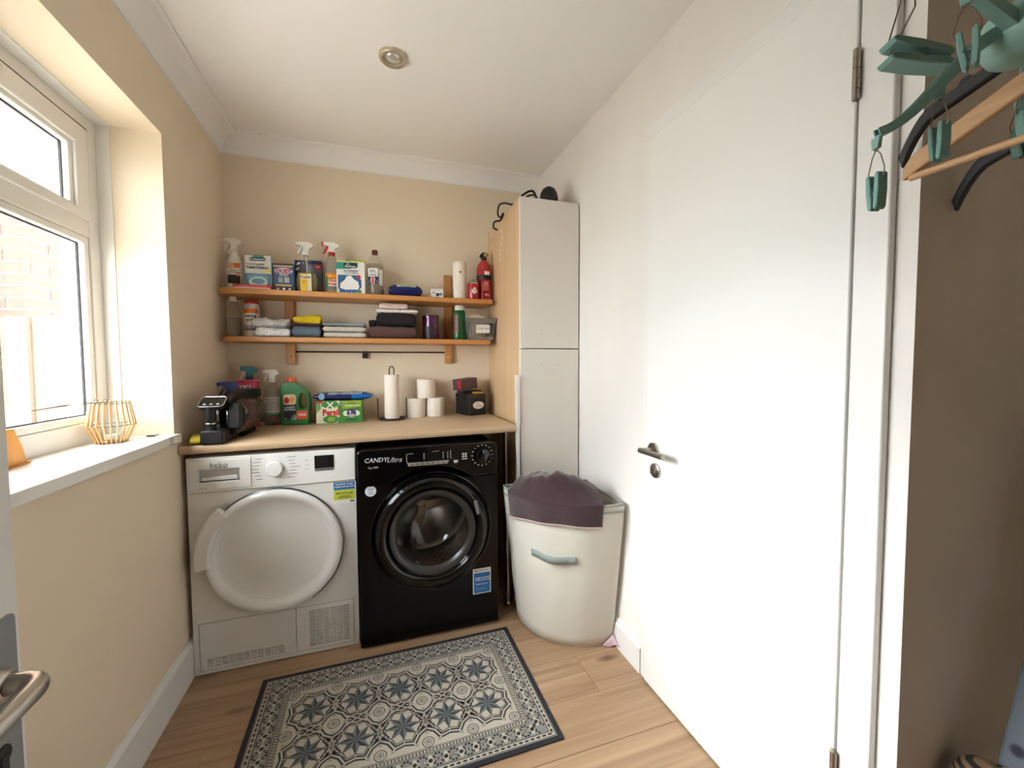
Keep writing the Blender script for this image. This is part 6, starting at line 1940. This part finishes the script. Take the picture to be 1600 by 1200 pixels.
def make_peg(at, az, tiltx=0.0, tilty=0.0, lug=True, M_=None, wire=True):
    """a two-jaw peg on a wire loop below the point at"""
    M_ = M_ or Matrix.Translation(at) @ Matrix.Rotation(az, 4, 'Z') @ Matrix.Rotation(tilty, 4, 'Y') @ Matrix.Rotation(tiltx, 4, 'X') @ Matrix.Scale(0.86, 4)
    side_ = [(-0.0080, 0.0), (-0.0045, 0.004), (-0.001, 0.0), (-0.0008, -0.026), (-0.003, -0.030), (-0.001, -0.034), (-0.0008, -0.052), (-0.004, -0.058), (-0.0085, -0.054), (-0.0095, -0.026)]
    mb = MB()
    for s in (-1, 1):
        spread = 0.0042
        mb.prism([(s * (x - spread * (1 + z_ / 0.058)) , z_ - 0.044) for x, z_ in side_], -0.0085, 0.0085, 'xz')
    mb.box(-0.008, 0.008, -0.003, 0.003, -0.074, -0.068)
    mb.rot(M_)
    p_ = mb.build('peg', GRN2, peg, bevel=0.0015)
    if not wire:
        return p_
    wr_ = [(0, 0, 0.0), (-0.008, 0, -0.012), (-0.015, 0.0, -0.036), (-0.013, 0.0, -0.048), (-0.006, 0, -0.050)]
    wr2 = [(-x, y_, z_) for x, y_, z_ in wr_]
    mb = MB().tube(wr_, 0.0009, 5).tube(wr2, 0.0009, 5)
    mb.tube([(0.0035 * math.cos(2 * PI * i / 12), 0, 0.0035 * math.sin(2 * PI * i / 12)) for i in range(12)], 0.0009, 5, closed=True)
    mb.rot(M_)
    mb.build('peg_wire', M_thin, p_, smooth=60)
    if lug:
        lg_ = MB().prism([(-0.005, 0.0), (0.005, 0.0), (0.007, 0.016), (-0.007, 0.016)], -0.003, 0.003, 'xz').rot(Matrix.Translation(at) @ Matrix.Rotation(az, 4, 'Z'))
        lg_.build('arm_lug', GRN, p_, bevel=0.001)
ARMS = [(161, 0.172, 0.138, 0.0), (177, 0.205, 0.0, 0.05), (25, 0.165, 0.0, 0.0), (215, 0.165, 0.06, 0.03), (240, 0.165, 0.06, 0.03), (265, 0.165, 0.05, 0.03)]
for k, (dg, ln, dp, lf) in enumerate(ARMS):
    az = math.radians(dg)
    P = arm(az, ln, dp, lf)
    for i_, (idx, rz_) in enumerate(((16, 0.5 + k), (8, 1.2 + k * 0.7))):
        if k == 1 and idx == 16:               # this peg has swung round and hangs sideways
            ex, ez = Vector((0.17, 0.0437, 0.985)).normalized(), Vector((-0.935, 0.315, 0.16))
            ez = (ez - ex * ez.dot(ex)).normalized()
            ey = ez.cross(ex)
            R3 = Matrix((ex, ey, ez)).transposed().to_4x4()
            org = Vector((1.243, -2.064, 1.583)) - hub0
            S_ = Matrix.Scale(1.25, 4)
            Mp = Matrix.Translation(org) @ R3 @ S_
            pc = make_peg(org, 0, lug=False, M_=Mp, wire=False)
            top = P[16] - Vector((0, 0, 0.008))
            hA, hB = Mp @ Vector((0.0105, 0, -0.043)), Mp @ Vector((-0.0105, 0, -0.043))
            MB().tube([top, top * 0.4 + hA * 0.6 + Vector((0.004, 0, 0.004)), hA], 0.0009, 5).tube([top, top * 0.5 + hB * 0.5 + Vector((0.03, 0, 0.01)), hB], 0.0009, 5).build('peg_wire', M_thin, pc, smooth=60)
            continue
        make_peg(P[idx] - Vector((0, 0, 0.022)), rz_ if k else (1.25, 1.2)[i_], 0.05 * (k % 3), 0.04 * ((k + 1) % 3))

# ------------------------------------------------------------------ clutter low down in the alcove
t = thing('ironing_board', 'folded ironing board with grey patterned cover leaning in the alcove', 'ironing board', (1.90, -2.0, 0.0))
M_cov = spots('ironing_cover', rgb(92, 96, 104), rgb(40, 42, 50), 14, 0.2)
lean = math.radians(21)
bdp = []
for i in range(13):
    a = PI * i / 12
    bdp.append((0.16 + 0.16 * math.cos(a) * -1, 1.12 + 0.20 * math.sin(a)))
pg = [(0.0, 0.02)] + bdp + [(0.32, 0.02)]
mb = MB().prism([(y_ - 0.20, z_) for y_, z_ in pg], -0.014, 0.014, 'yz')
mb.rot(Matrix.Rotation(lean, 4, 'Y'))
t.location = (1.738, -2.10, 0.006)
mb.build('padded_top', M_cov, t, bevel=0.006, seg=3)
for s in (-0.12, 0.02):
    MB().tube([(0.03, s, 0.03), (0.03, s, 0.95)], 0.009, 10).rot(Matrix.Rotation(lean, 4, 'Y')).build('leg', M_gloss, t, smooth=50)
t = thing('shoe_bag', 'dark bag with tan rounded top standing against the alcove wall', 'bag', (1.668, -1.990, 0.0))
mb = MB()
mb.grid(lambda u, v_: ((0.040 + 0.006 * math.sin(v_ * PI)) * math.cos(u * 2 * PI) * (1 if v_ < 0.8 else math.cos((v_ - 0.8) / 0.2 * PI / 2 * 0.99)), 0.048 * math.sin(u * 2 * PI) * (1 if v_ < 0.8 else math.cos((v_ - 0.8) / 0.2 * PI / 2 * 0.99)), 0.38 * min(1, v_ / 0.8) + (0.035 * math.sin((v_ - 0.8) / 0.2 * PI / 2) if v_ > 0.8 else 0)), 28, 20)
mb.v = [(x + 0.384 * z_, y_, z_) for x, y_, z_ in mb.v]
mb.build('bag', pattern('bag_stripe', rgb(120, 92, 66), rgb(30, 26, 24), 30, 'Z'), t, smooth=50)
MB().tube([(0.154 + 0.03 * math.cos(PI * i / 12), -0.02, 0.395 + 0.03 * math.sin(PI * i / 12)) for i in range(13)], 0.004, 8).build('carry_strap', flatm('tan_strap', 150, 120, 88, 0.7), t, smooth=60)
